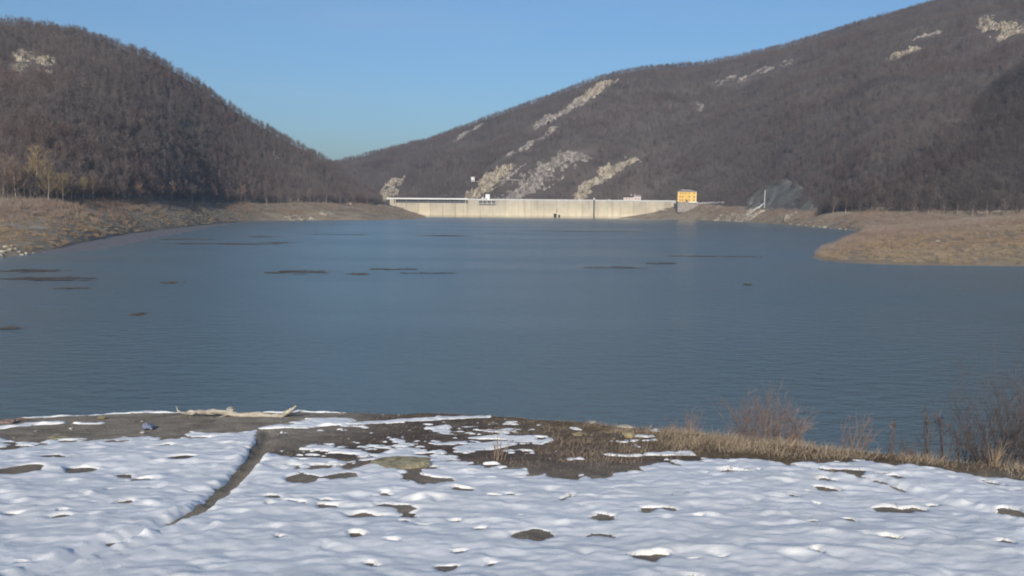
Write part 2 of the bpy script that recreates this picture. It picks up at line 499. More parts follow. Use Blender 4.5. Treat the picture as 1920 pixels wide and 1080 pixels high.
# ------------------------------------------------------------------ water
def water_mat():
    M = Mat('lake_water', 0.1, 0.5)
    M.b.inputs['IOR'].default_value = 1.33
    p = M.pos()
    deep = M.ramp(M.noise(0.006, 3, stretch=(1, 0.5, 1)), [(0.35, (0.098, 0.138, 0.146)), (0.7, (0.114, 0.150, 0.154))])
    M.color(deep)
    n1 = M.noise(0.8, 4, stretch=(0.6, 1.2, 1))
    n2 = M.noise(3.8, 3, stretch=(0.5, 1.3, 1))
    slick = M.ramp(M.noise(0.016, 3, stretch=(0.5, 1.6, 1)), [(0.44, (0.6, 0.6, 0.6)), (0.60, (1, 1, 1))])
    add = M.n('ShaderNodeMath', operation='MULTIPLY_ADD')
    M.l(n2, add.inputs[0]); add.inputs[1].default_value = 0.35; M.l(n1, add.inputs[2])
    mul = M.n('ShaderNodeMath', operation='MULTIPLY')
    M.l(add.outputs[0], mul.inputs[0]); M.l(slick, mul.inputs[1])
    M.bump(mul.outputs[0], 1.0, 0.24)
    rr = M.n('ShaderNodeMapRange')
    M.l(slick, rr.inputs[0]); rr.inputs[1].default_value = 0.6; rr.inputs[3].default_value = 0.22; rr.inputs[4].default_value = 0.27
    M.l(rr.outputs[0], M.b.inputs['Roughness'])
    return M.m
m_water = water_mat()
link('lake', mesh_np('lake', [(-2600, 8, 0), (2600, 8, 0), (2600, 1002, 0), (-2600, 1002, 0)], [(0, 1, 2, 3)], mats=[m_water]), kind='structure', label='rippled grey-blue reservoir water')

# ------------------------------------------------------------------ the near bank and its snow
EDGE_PX = [(0, 786), (150, 776), (300, 770), (500, 770), (700, 771), (850, 774), (950, 780), (1100, 790), (1250, 803), (1400, 822), (1600, 842), (1750, 856), (1920, 874)]
SLOPE, EYE = 0.15, 1.6
def G(px, py):
    """point of the bank's plane under a photo pixel"""
    d = ray(px, py)
    t = -EYE / (d[2] + SLOPE * d[1])
    return np.array([d[0] * t, d[1] * t])
_e = np.array([G(*p) for p in EDGE_PX])
EX = np.r_[-60, -25, -12, _e[:, 0], 9.0, 16, 60]
EY = np.r_[9, 11.5, 13.4, _e[:, 1], 7.8, 4, -8]
TRACK = np.array([G(*p) for p in [(505, 812), (492, 840), (470, 872), (430, 910), (375, 958), (300, 992), (215, 1022), (140, 1052), (60, 1085), (-60, 1130)]])
TRACK2 = np.array([G(*p) for p in [(400, 985), (330, 1012), (250, 1042), (170, 1078), (80, 1115)]])
TRACK3 = np.array([G(*p) for p in [(1470, 872), (1560, 888), (1640, 905), (1710, 925), (1780, 945), (1880, 968), (1980, 990)]])

def bank(x, y):
    x = np.asarray(x, float); y = np.asarray(y, float)
    ye = np.interp(x, EX, EY) + 0.16 * fbm(x / 0.9, x * 0 + 3.3, 3, 61)
    z = CZ - EYE - SLOPE * y
    over = y - ye
    z = z - 0.42 * 0.5 * (over + np.sqrt(over * over + 0.10)) + 0.42 * 0.05
    z = z + 0.035 * fbm(x / 1.3, y / 1.3, 4, 62) + 0.016 * fbm(x / 0.22, y / 0.22, 4, 63, .6)
    d, f = poly_dist(x, y, TRACK)
    z = z - 0.045 * np.exp(-(d / 0.08) ** 2)
    d, f = poly_dist(x, y, TRACK3)
    z = z - 0.03 * np.exp(-(d / 0.09) ** 2)
    return z

def axis(segs):
    out = [np.arange(a, b, st) for a, b, st in segs]
    return np.concatenate(out + [[segs[-1][1]]])
gx = axis([(-60, -16, 2.2), (-16, -9.5, 0.22), (-9.5, 8.5, 0.035), (8.5, 16, 0.22), (16, 60, 2.2)])
gy = axis([(-12, 2, 0.7), (2, 4, 0.15), (4, 16.6, 0.038), (16.6, 22, 0.25), (22, 52, 1.5)])
XX, YY = np.meshgrid(gx, gy)
ZZ = bank(XX, YY)
ZZ = np.maximum(ZZ, -4)
# what the ground is made of: bare grey mud (left), dark brown weedy soil (middle), straw-covered turf (right and along the edge)
ye = np.interp(XX, EX, EY)
mud_mask = np.maximum(sstep(-1.6, -3.0, XX + 0.5 * fbm(XX / 0.8, YY / 0.8, 3, 70)) * sstep(9.2, 11.0, YY), .75 * sstep(9.6, 8.2, YY))
turf_mask = sstep(9.0, 9.8, YY + .6 * sstep(2, 6, XX) * 3) * sstep(-0.6, 3.2, XX + 0.9 * fbm(XX / 0.9, YY / 0.9, 3, 71)) + sstep(-1.7, -0.5, YY - ye) * sstep(-3, 0, XX) * 0.7
wet = sstep(0.22, 0.06, poly_dist(XX, YY, TRACK)[0])
colr = np.stack([np.clip(mud_mask + wet * 0.6, 0, 1), np.clip(turf_mask, 0, 1), wet, np.ones_like(XX)], -1)
def bank_mat():
    M = Mat('bank_soil', 0.92, 0.2)
    sep = M.n('ShaderNodeSeparateColor'); M.l(M.attr('soil'), sep.inputs[0])
    brown = M.ramp(M.noise(5.0, 7, rough=0.65), [(0.3, (0.12, 0.094, 0.076)), (0.55, (0.20, 0.158, 0.125)), (0.72, (0.30, 0.24, 0.185))])
    mud = M.ramp(M.noise(3.0, 8, rough=0.6), [(0.3, (0.30, 0.262, 0.205)), (0.7, (0.48, 0.425, 0.335))])
    turf = M.ramp(M.noise(9.0, 7, rough=0.7), [(0.3, (0.12, 0.085, 0.055)), (0.5, (0.23, 0.17, 0.095)), (0.72, (0.36, 0.28, 0.165))])
    c = M.mix(sep.outputs[1], brown, turf)
    c = M.mix(sep.outputs[0], c, mud)
    grit = M.ramp(M.noise(45, 4, rough=0.7), [(0.35, (0.7, 0.7, 0.7)), (0.65, (1.15, 1.13, 1.1))])
    big = M.ramp(M.noise(1.7, 6, rough=0.7), [(0.36, (0.72, 0.69, 0.66)), (0.56, (1.05, 1.02, 1.0))])
    c = M.mix(1.0, c, big, 'MULTIPLY')
    M.color(M.mix(1.0, c, grit, 'MULTIPLY'))
    M.bump(M.noise(18, 9, rough=0.75), 1.0, 0.06)
    return M.m
m_bank = bank_mat()
link('ground', mesh_np('ground', np.stack([XX, YY, ZZ], -1).reshape(-1, 3), grid_faces(*XX.shape), mats=[m_bank], smooth=True,
     attrs={'soil': ('FLOAT_COLOR', colr)}), kind='structure', label='muddy brown bank sloping down to the lake edge')

# snow: a sheet whose depth swells and thins; where it thins out the bare bank shows
LINE_PX = [(-300, 824), (0, 822), (130, 821), (260, 817), (420, 808), (490, 806), (497, 850), (560, 876), (680, 886), (820, 892), (900, 874), (1020, 884), (1120, 888), (1250, 868),
           (1330, 862), (1450, 864), (1600, 868), (1750, 878), (1850, 893), (1920, 900), (2200, 930)]
_l = np.array([G(*p) for p in LINE_PX])
def snow_depth(x, y):
    yb = np.interp(x, _l[:, 0], _l[:, 1])
    inside = yb - y
    wx = x + .07 * fbm(x / .16, y / .14, 3, 120); wy = y + .08 * fbm(x / .16 + 7, y / .14, 3, 123)
    n1 = fbm(x / 0.75, y / 0.62, 5, 80, 0.55)
    n2 = fbm(x / 0.32, y / 0.26, 4, 84, 0.55)
    tr, tf = poly_dist(x, y, TRACK)
    t3, f3 = poly_dist(x, y, TRACK3)
    # how much snow lies where
    far_left = sstep(-2.6, -3.4, x)
    bias_out = np.where(x < -3.6, -0.95, np.interp(x, [-3.6, -3.2, 0.0, 1.2, 2.4, 3.2], [-0.35, -0.12, -0.2, -0.38, -0.62, -0.9]))
    bias_out = bias_out - 0.5 * sstep(12.3, 14.0, y) * sstep(-3.4, -2.6, x)
    thin = 0.30 * sstep(1.6, 0.0, inside) + 0.12 * sstep(-1.5, -3.5, x) * sstep(3.2, 0.6, inside)
    bias_in = 0.74 - thin - 0.55 * sstep(0.52, 0.75, fbm(x / 0.19, y / 0.16, 3, 110) + .25 * n1)
    k = sstep(-0.25, 0.35, inside + 0.30 * n2)
    n3 = fbm(x / .13, y / .10, 3, 128)
    c = bias_out * (1 - k) + bias_in * k + 0.85 * n1 + (0.42 + .25 * (1 - k)) * n2 + .30 * (1 - k * .75) * n3
    # strips of snow lying in the hollow behind the mud and along the lip of the bank
    for pts, w, gain in STRIPS:
        d, f = poly_dist(x, y, pts)
        c = np.maximum(c, gain * (1 - (d / w) ** 2) + 0.45 * n1 + 0.35 * n2)
    # melted holes
    for hx, hy, rx, ry in HOLES:
        q = ((wx - hx) / rx) ** 2 + ((wy - hy) / ry) ** 2
        c = c - 2.2 * np.exp(-q * 2.0) * (1 + 0.6 * n2)
    # wheel ruts: bare at the far end, lumpy further on
    rut = np.exp(-(tr / (0.088 - .045 * tf + 0.035 * n2)) ** 2) * (1 + 0.7 * n1)
    c = c - 1.9 * rut * sstep(0.78, 0.68, tf) - 1.05 * rut * sstep(0.68, 0.8, tf) * np.clip(1.6 * n2 - .1, 0, 1.4)
    c = c - 1.5 * np.exp(-(t3 / (0.075 + .03 * n2)) ** 2) * np.clip(0.55 + 1.1 * n2 + .5 * n3, 0, 1.5) * sstep(0.75, 0.45, f3)
    lip = sstep(-0.04, 0.22, c)
    # relief of the sheet: trampled lumps and wind ripples
    b1 = fbm(x / 0.55, y / 0.40, 3, 90)
    b2 = fbm((x + 0.3 * y) / 0.26, y / 0.17, 3, 93)
    b3 = 1 - np.abs(vnoise(x / 0.34 + 5, y / 0.27, 97))
    b4 = fbm(x / 0.09, y / 0.07, 3, 99)
    calm = 0.55 + 0.45 * fbm(x / 2.1, y / 1.6, 2, 101)
    relief = 0.016 * b1 + (0.011 * b2 + 0.008 * (b3 ** 3)) * calm + 0.006 * b4 + 0.003 * fbm(x / .045, y / .04, 2, 104)
    ix, iy = np.floor(x / 0.42), np.floor(y / 0.42)
    for ox in (-1, 0, 1):
        for oy in (-1, 0, 1):
            jx, jy = (ix + ox).astype(np.int64), (iy + oy).astype(np.int64)
            cx, cyy = (jx + hash2(jx, jy, 5)) * 0.42, (jy + hash2(jx, jy, 6)) * 0.42
            on = (hash2(jx, jy, 7) < 0.65) * (0.5 + hash2(jx, jy, 8))
            r2 = ((wx - cx) / 0.06) ** 2 + ((wy - cyy) / 0.085) ** 2
            relief = relief + on * (0.013 * np.exp(-(((x - cx) / 0.13) ** 2 + ((y - cyy - 0.09) / 0.09) ** 2)) - 0.019 * np.exp(-r2))
    ix, iy = np.floor(x / 0.5), np.floor(y / 0.5)
    for ox in (-1, 0, 1):
        for oy in (-1, 0, 1):
            jx, jy = (ix + ox).astype(np.int64), (iy + oy).astype(np.int64)
            cx, cyy = (jx + hash2(jx, jy, 25)) * 0.5, (jy + hash2(jx, jy, 26)) * 0.5
            on = (hash2(jx, jy, 27) < 0.40) * (0.45 + 0.9 * hash2(jx, jy, 28))
            ln = 0.07 + 0.10 * hash2(jx, jy, 29)
            u_, v_ = (wx - cx) * .95 + (wy - cyy) * .3, (wy - cyy) * .95 - (wx - cx) * .3
            relief = relief + on * 0.019 * np.exp(-(u_ / ln) ** 2) * np.where(v_ < 0, np.exp(-(v_ / 0.045) ** 2), np.exp(-(v_ / 0.13) ** 2))
    for tdist, tfr, g in ((tr, tf, 1.0), (poly_dist(x, y, TRACK2)[0], None, 0.8), (t3, f3, 0.9)):
        side = np.exp(-((tdist - 0.13 - .04 * n1) / 0.055) ** 2) * np.clip(0.25 + 1.2 * n2 + .9 * n3, 0, 1.3)
        relief = relief + g * (0.027 * side - 0.045 * np.exp(-(tdist / 0.09) ** 2))
    dep = -0.036 + lip * (0.046 + 0.010 * np.clip(c, -1, 1)) + relief * sstep(0.0, 0.3, c)
    floor_ = 0.006 + 0.006 * n3
    return np.where(c > .22, np.maximum(dep, floor_), dep), c
def strip(*p): return np.array([G(*q) for q in p])
STRIPS = [(strip((500, 806), (600, 800), (720, 795), (820, 788), (905, 782)), 0.17, 0.75), (strip((50, 784), (130, 779), (210, 775), (330, 771)), 0.16, 0.85),
          (strip((0, 806), (60, 800), (110, 797)), 0.14, 0.6), (strip((150, 797), (185, 796)), 0.12, 0.7), (strip((345, 771), (372, 770)), 0.12, 0.8), (strip((500, 774), (545, 775)), 0.1, 0.6),
          (strip((560, 774), (640, 773)), 0.08, 0.6), (strip((880, 842), (935, 836)), 0.24, 0.8), (strip((1222, 853), (1285, 852)), 0.13, 0.9), (strip((1145, 856), (1190, 855)), 0.11, 0.9),
          (strip((690, 866), (785, 862)), 0.12, 0.9), (strip((805, 893), (865, 897)), 0.12, 0.9), (strip((890, 825), (1015, 824)), 0.12, 0.6)]
HOLES = []
for px, py, w in [(1000, 1005, 44), (675, 971, 22), (960, 933, 22), (925, 934, 14), (1222, 963, 26), (1255, 961, 20), (1132, 974, 24), (860, 980, 16), (895, 998, 13), (1205, 1048, 30), (1235, 1043, 18),
                  (1675, 959, 34), (1720, 956, 18), (1590, 982, 14), (1670, 1018, 14), (1555, 921, 26), (1590, 890, 34), (1680, 900, 20), (1900, 968, 34), (1850, 908, 24), (240, 943, 20), (665, 1010, 20),
                  (870, 920, 24), (345, 862, 38), (40, 886, 60), (150, 884, 40), (300, 838, 26), (260, 902, 18), (505, 937, 22), (620, 956, 20), (1130, 895, 20), (570, 902, 42), (640, 898, 34), (1365, 888, 16), (1550, 905, 22), (720, 932, 18), (1480, 935, 16)]:
    c = G(px, py); e = G(px + w, py)
    HOLES.append((c[0], c[1], max(e[0] - c[0], .05), max(e[0] - c[0], .05) * 1.05))
hr = np.random.default_rng(5)
for _ in range(24):
    c = G(hr.uniform(20, 1900), hr.uniform(890, 1075)); r_ = hr.uniform(.02, .055)
    HOLES.append((c[0], c[1], r_ * hr.uniform(1, 1.8), r_))
sx = axis([(-13, -9.2, 0.09), (-9.2, 7.6, 0.026), (7.6, 11, 0.09)])
sy = axis([(1.0, 3.6, 0.10), (3.6, 7.5, 0.024), (7.5, 16.2, 0.03)])
SX, SY = np.meshgrid(sx, sy)
depth, cov = snow_depth(SX, SY)
ySX = np.interp(SX, EX, EY)
depth = depth - 0.3 * sstep(0.1, 0.7, SY - ySX)
SZ = bank(SX, SY) + depth
Q = grid_faces(*SX.shape)
Q = Q[(depth.ravel()[Q] > -0.03).any(1)]
used, inv = np.unique(Q, return_inverse=True)
def snow_mat():
    M = Mat('old_snow', 0.55, 0.25)
    c = M.ramp(M.noise(1.2, 6, rough=0.6), [(0.3, (0.78, 0.772, 0.73)), (0.65, (0.88, 0.87, 0.835))])
    dirt = M.ramp(M.noise(7.0, 6, rough=0.7), [(0.62, (0, 0, 0)), (0.8, (0.35, 0.35, 0.35))])
    M.color(M.mix(dirt, c, (0.62, 0.60, 0.56)))
    M.b.inputs['Subsurface Weight'].default_value = 0.0
    M.bump(M.noise(60, 8, rough=0.75), 0.6, 0.014)
    return M.m
m_snow = snow_mat()
link('snow', mesh_np('snow', np.stack([SX, SY, SZ], -1).reshape(-1, 3)[used], inv.reshape(-1, 4), mats=[m_snow], smooth=True), kind='stuff',
     label='thin trampled old snow with bare holes on the near bank', cat='snow')
def gz(x, y):
    return float(bank(np.array([x]), np.array([y]))[0])

# ------------------------------------------------------------------ trees
def tube3(V, F, p, q, r0, r1, n=3):
    d = q - p; L = np.linalg.norm(d) + 1e-9; d = d / L
    a = np.cross(d, (0.3, 0.8, 0.1)); a /= np.linalg.norm(a) + 1e-9
    b = np.cross(d, a)
    i0 = len(V)
    for c, r in ((p, r0), (q, r1)):
        for k in range(n):
            w = 2 * math.pi * k / n
            V.append(c + (a * math.cos(w) + b * math.sin(w)) * r)
    for k in range(n):
        k2 = (k + 1) % n
        F.append((i0 + k, i0 + k2, i0 + n + k2)); F.append((i0 + k, i0 + n + k2, i0 + n + k))

def make_tree(seed, h, limbs, subs, twigs, tw, tl, crown0=0.3, spread=0.33, up=0.9, trunk_r=0.014, nside=5):
    """a bare tree: trunk arrays and crown arrays (limbs, branches, twigs)"""
    R = np.random.default_rng(seed)
    tV, tF, cV, cF = [], [], [], []
    pts = [np.array([0, 0, -0.4])]
    lean = R.normal(0, 0.05, 2)
    for k in range(1, 6):
        f = k / 5 * 0.82
        pts.append(np.array([lean[0] * h * f + R.normal(0, .012) * h, lean[1] * h * f + R.normal(0, .012) * h, h * f]))
    rad = [h * trunk_r * (1 - 0.8 * k / 5) for k in range(6)]
    rad[0] *= 1.25
    for k in range(5):
        tube3(tV, tF, pts[k], pts[k + 1], rad[k], rad[k + 1], nside)
    S, D = [], []
    for i in range(limbs):
        f = crown0 + (1 - crown0) * (i + R.random() * .8) / limbs
        g = min(f * 0.82 / 0.82 * 5 * 0.98, 4.95); k = int(g)
        p = pts[k] + (pts[k + 1] - pts[k]) * (g - k)
        w = i * 2.4 + R.normal(0, .4)
        el = up * (0.6 + 0.5 * f) + R.normal(0, .12)
        d = np.array([math.cos(w) * math.cos(el), math.sin(w) * math.cos(el), math.sin(el)])
        L = h * spread * (1.15 - 0.55 * f) * R.uniform(.75, 1.2)
        q = p + d * L * 0.5; e = q + (d + np.array([0, 0, .35])) * L * 0.5
        r = h * trunk_r * 0.42 * (1.2 - .7 * f)
        tube3(cV, cF, p, q, r, r * .7); tube3(cV, cF, q, e, r * .7, r * .25)
        S += [p + (q - p) * .5, q, e]; D += [d, d, d]
        for j in range(subs):
            t = R.uniform(.25, 1)
            b0 = p + (q - p) * t * 2 if t < .5 else q + (e - q) * (t - .5) * 2
            dd = d + R.normal(0, .55, 3) + np.array([0, 0, .3]); dd /= np.linalg.norm(dd)
            b1 = b0 + dd * L * R.uniform(.3, .55)
            tube3(cV, cF, b0, b1, r * .4, r * .1)
            for s in (0.35, .7, 1.0):
                S.append(b0 + (b1 - b0) * s); D.append(dd)
    top = pts[-1]
    S += [top] * 3; D += [np.array([0, 0, 1.0])] * 3
    S, D = np.array(S), np.array(D)
    i = R.integers(0, len(S), twigs)
    d = D[i] + R.normal(0, .6, (twigs, 3)) + np.array([0, 0, .35])
    d /= np.linalg.norm(d, axis=1)[:, None]
    p = S[i] + R.normal(0, .1, (twigs, 3))
    e = p + d * (tl * R.uniform(.5, 1.3, (twigs, 1)))
    a = np.cross(d, R.normal(0, 1, (twigs, 3))); a /= np.linalg.norm(a, axis=1)[:, None]
    n0 = len(cV)
    TV = np.stack([p - a * tw / 2, p + a * tw / 2, e], 1).reshape(-1, 3)
    TF = (np.arange(twigs * 3).reshape(-1, 3) + n0)
    return np.array(tV), np.array(tF), np.concatenate([np.array(cV), TV]), np.concatenate([np.array(cF), TF])

def scatter(name, variants, P, scale, rot, vid, mats, **tags):
    """one mass object: variants instanced on its own loose points (geometry nodes)"""
    Vs, Ts, MI, VID, off = [], [], [], [], 0
    for k, parts in enumerate(variants):
        for (V, T, m) in parts:
            Vs.append(V); Ts.append(np.asarray(T) + off); MI.append(np.full(len(T), m)); VID.append(np.full(len(V), k)); off += len(V)
    nv = off
    V = np.concatenate(Vs + [P]); T = np.concatenate(Ts)
    n = len(P)
    me = mesh_np(name, V, None, T, mats, False, np.concatenate(MI), {
        'vid': ('INT', np.concatenate(VID + [vid])), 'is_pt': ('FLOAT', np.r_[np.zeros(nv), np.ones(n)]),
        'scl': ('FLOAT', np.r_[np.ones(nv), scale]), 'rot': ('FLOAT', np.r_[np.zeros(nv), rot])})
    o = link(name, me, **tags)
    ng = bpy.data.node_groups.new(name, 'GeometryNodeTree')
    ng.interface.new_socket('Geometry', in_out='INPUT', socket_type='NodeSocketGeometry')
    ng.interface.new_socket('Geometry', in_out='OUTPUT', socket_type='NodeSocketGeometry')
    N, L = ng.nodes, ng.links
    gi, go = N.new('NodeGroupInput'), N.new('NodeGroupOutput')
    def na(nm, typ):
        x = N.new('GeometryNodeInputNamedAttribute'); x.data_type = typ; x.inputs['Name'].default_value = nm
        return x.outputs[0]
    cmp_ = N.new('FunctionNodeCompare'); cmp_.data_type = 'FLOAT'; cmp_.operation = 'GREATER_THAN'
    L.new(na('is_pt', 'FLOAT'), cmp_.inputs[0]); cmp_.inputs[1].default_value = 0.5
    sep = N.new('GeometryNodeSeparateGeometry'); sep.domain = 'POINT'
    L.new(gi.outputs[0], sep.inputs[0]); L.new(cmp_.outputs[0], sep.inputs[1])
    sp = N.new('GeometryNodeSplitToInstances'); sp.domain = 'POINT'
    L.new(sep.outputs[1], sp.inputs[0]); L.new(na('vid', 'INT'), sp.inputs['Group ID'])
    iop = N.new('GeometryNodeInstanceOnPoints')
    L.new(sep.outputs[0], iop.inputs['Points']); L.new(sp.outputs[0], iop.inputs['Instance'])
    iop.inputs['Pick Instance'].default_value = True
    L.new(na('vid', 'INT'), iop.inputs['Instance Index'])
    cx = N.new('ShaderNodeCombineXYZ'); L.new(na('rot', 'FLOAT'), cx.inputs[2])
    e2r = N.new('FunctionNodeEulerToRotation'); L.new(cx.outputs[0], e2r.inputs[0])
    L.new(e2r.outputs[0], iop.inputs['Rotation'])
    L.new(na('scl', 'FLOAT'), iop.inputs['Scale'])
    L.new(iop.outputs[0], go.inputs[0])
    md = o.modifiers.new('scatter', 'NODES'); md.node_group = ng
    return o

far_vars = []
for k in range(7):
    tV, tF, cV, cF = make_tree(100 + k, 9.0, 9, 2, 170, 0.085, 1.7, crown0=0.22, spread=0.30, trunk_r=0.013, nside=3)
    far_vars.append([(tV, tF, 0), (cV, cF, 1)])

# rock outcrops: (name, label, sheet, from pixel, to pixel, width m, height m, material)
OUTCROPS = [
    ('rock_cone', 'pale tan rock cone standing behind the dam at its spillway end', RIGHT, (726, 372), (742, 338), 24, 6, 't'),
    ('rock_outcrop', 'broad tan cliff face above the white cabin on the dam', RIGHT, (884, 370), (955, 312), 34, 9, 't'),
    ('rock_outcrop', 'thin straight pale rock rib running up right of the tan cliff', RIGHT, (940, 345), (990, 305), 9, 4, 'g'),
    ('rock_outcrop', 'wide lilac-grey scree of broken rock above the middle of the dam', RIGHT, (960, 370), (1075, 292), 46, 8, 'g'),
    ('rock_outcrop', 'cream rock rib rising from the dam towards the upper right', RIGHT, (1080, 370), (1135, 326), 18, 7, 't'),
    ('rock_outcrop', 'cream and grey crag at the top end of the cream rock rib', RIGHT, (1130, 326), (1190, 298), 20, 6, 't'),
    ('rock_outcrop', 'pale crag just under the skyline with a small cliff head', RIGHT, (1090, 195), (1140, 155), 30, 9, 't'),
    ('rock_outcrop', 'long broken band of pale rocks below the skyline crag', RIGHT, (1005, 238), (1095, 185), 28, 7, 'g'),
    ('rock_outcrop', 'small pale ledges at the lower end of the broken rock band', RIGHT, (955, 290), (1040, 240), 12, 5, 'g'),
    ('rock_outcrop', 'small pale rocks near the skyline left of the broken band', RIGHT, (858, 262), (902, 234), 18, 6, 'g'),
    ('rock_outcrop', 'bright patch of bare rock high on the right slope', RIGHT, (1672, 112), (1715, 92), 30, 6, 't'),
    ('rock_outcrop', 'thin white rock ledge above the bright patch on the right slope', RIGHT, (1715, 75), (1762, 62), 12, 5, 'g'),
    ('rock_outcrop', 'pale crag at the upper right corner of the hill', RIGHT, (1845, 38), (1900, 66), 26, 6, 't'),
    ('rock_outcrop', 'faint bare scree below the long skyline of the right ridge', RIGHT, (1350, 150), (1480, 118), 30, 3, 'g'),
    ('rock_outcrop', 'little pale ledges in the woods midway up the right ridge', RIGHT, (1298, 190), (1316, 206), 9, 4, 'g'),
    ('rock_outcrop', 'tan bare crag high on the left wooded hill', LEFT, (34, 134), (52, 98), 11, 2.5, 't'),
    ('rock_outcrop', 'small bare rocks beside the crag on the left wooded hill', LEFT, (78, 132), (92, 112), 9, 4, 't'),
    ('rock_outcrop', 'thin rocky path scar low on the slope of the left hill', LEFT, (512, 290), (552, 316), 10, 4, 'g'),
    ('rock_outcrop', 'pale gravel bank at the water below the white pole', RIGHT, (1345, 409), (1432, 398), 34, 3.0, 't'),
    ('rock_outcrop', 'tan rocky bluff at the water right of the gravel bank', RIGHT, (1470, 414), (1512, 397), 26, 4.5, 't'),
    ('rock_outcrop', 'cream rocky bank at the water on the far left shore', LEFT, (535, 411), (612, 400), 22, 2.6, 't'),
    ('rock_outcrop', 'small pale rocks on the left shore near the spillway', LEFT, (655, 382), (690, 392), 10, 2.5, 't'),
]
OC_LINES = {id(RIGHT): [], id(LEFT): [], id(SPUR): []}
oc_built = []
for (nm, lab, sh, a, b, w, hh, mk) in OUTCROPS:
    p, q = sh.hit(*a), sh.hit(*b)
    OC_LINES[id(sh)].append((p, q, w))
    oc_built.append((nm, lab, sh, p, q, w, hh, mk))
def build_outcrop(i, nm, lab, sh, p, q, w, hh, mk):
    d = q[:2] - p[:2]; L = np.hypot(*d); d = d / L
    nrm = np.array([-d[1], d[0]])
    nu, nvv = int(np.clip(L / 1.1, 30, 150)), int(np.clip(w / 0.6, 20, 80))
    w = w * 1.1
    U, Vv = np.meshgrid(np.linspace(-0.12, 1.12, nu), np.linspace(-0.62, 0.62, nvv))
    X = p[0] + d[0] * U * L + nrm[0] * Vv * w; Y = p[1] + d[1] * U * L + nrm[1] * Vv * w
    base = sh.z(X, Y)
    n = fbm(X / 17, Y / 17, 5, 200 + i, .6)
    rid = 1 - np.abs(fbm((X * nrm[0] + Y * nrm[1]) / 7, (X * d[0] + Y * d[1]) / 26, 4, 230 + i))
    fine = fbm(X / 5.5, Y / 5.5, 4, 320 + i, .6)
    e = np.clip(0.62 - 1.7 * fine - 1.7 * np.abs(Vv + .22 * fbm(U * 3, U * 0 + i, 3, 290 + i)) - 1.9 * n, 0, 1) * np.clip(np.minimum(U + .12, 1.12 - U) * 6, 0, 1)
    blk = vnoise(X / 3.1, Y / 3.1, 260 + i)
    Z = base - 1.2 + e ** 0.7 * (1.0 + hh * (0.25 + 0.75 * rid ** 3) + hh * 0.28 * blk + hh * .35 * n)
    me = mesh_np(nm, np.stack([X, Y, Z], -1).reshape(-1, 3), grid_faces(*X.shape), mats=[m_rock_tan if mk == 't' else m_rock_grey], smooth=False)
    link(nm, me, label=lab, cat='rock', group='bare rock outcrops on the slopes')
for i, a in enumerate(oc_built):
    build_outcrop(i, *a)

def forest(name, sh, a0, a1, n, smin, smax, label, seed, tmin=0.0, mats=None, keep=None, t1=1.06):
    R = np.random.default_rng(seed)
    a = R.uniform(a0, a1, n)
    S, T, zT, Rr, zR = sh.tab(a)
    lo = T + tmin * (Rr - T); hi = T + t1 * (Rr - T)
    Y = np.sqrt(lo ** 2 + R.random(n) * (hi ** 2 - lo ** 2))
    ok = R.random(n) < (((hi ** 2 - lo ** 2) / (hi ** 2 - lo ** 2).max()))
    x = a * Y
    dens = fbm(x / 45, Y / 45, 3, seed)
    ok &= R.random(n) < np.clip(0.80 + 0.6 * dens, 0.3, 1)
    sc = R.uniform(smin, smax, n) * (1 + 0.18 * fbm(x / 30, Y / 30, 2, seed + 5))
    for (p, q, w) in OC_LINES[id(sh)]:
        d, f = poly_dist(x, Y, [p[:2], q[:2]])
        d2, f2 = poly_dist(x * (1 + 14 / Y), Y + 14, [p[:2], q[:2]])       # trees standing just in front of the rock
        near = np.minimum(d, d2) / w
        ok &= ~((near < 0.46) & (R.random(n) < 0.55))
        sc = np.where(near < 0.75, sc * 0.5, sc)
    if keep is not None:
        ok &= keep(x, Y)
    x, Y, a, sc = x[ok], Y[ok], a[ok], sc[ok]
    z = sh.zay(a, Y)
    m = len(x)
    return scatter(name, far_vars, np.stack([x, Y, z], -1), sc, R.uniform(0, 6.28, m), R.integers(0, len(far_vars), m), mats or [m_bark, m_twig],
                   kind='stuff', label=label, cat='woodland')

def to_px(x, y, z):
    d = np.stack([x, y, z - CZ], -1)
    f = d @ _f
    return 960 + FPX * (d @ _r) / f, 540 - FPX * (d @ _u) / f
def knoll_top(u):                                              # outline of the bare netted slope seen from the lake
    w = np.clip(1 - np.abs(u) ** 2.2, 0, 1)
    return 396 - (62 + 8 * u) * w ** 0.62
def not_knoll(x, y):
    px, py = to_px(x, y, RIGHT.z(x, y) + 3)
    u = (px - 1462) / 64
    return ~((np.abs(u) < 1) & (py > knoll_top(np.clip(u, -1, 1))) & (y < 1100) & (np.sin(x * 12.9 + y * 78.2) * 43758.5 % 1 < .55))
HOUSE_P = at(1286.5, 378.5, 947)
def far_keep(x, y):
    h = np.hypot((x - HOUSE_P[0]) / 22, (y - HOUSE_P[1] + 6) / 26) > 1
    lodge = ~((np.abs(x / y - az(1185)) < 0.018) & (y < 1050))
    return not_knoll(x, y) & h & lodge
forest('woodland', LEFT, az(-640), az(716), 26000, 0.55, 1.02, 'grey-brown leafless woodland covering the left hill', 301)
forest('woodland', RIGHT, az(560), az(2150), 72000, 0.55, 1.05, 'grey-brown leafless woodland covering the long far ridge', 302, keep=far_keep, mats=[m_farbark, m_fartwig])
forest('woodland', SPUR, az(1535), az(2150), 11000, 0.65, 1.15, 'dark leafless woodland covering the near spur on the right', 303, mats=[m_spurbark, m_spurtwig])

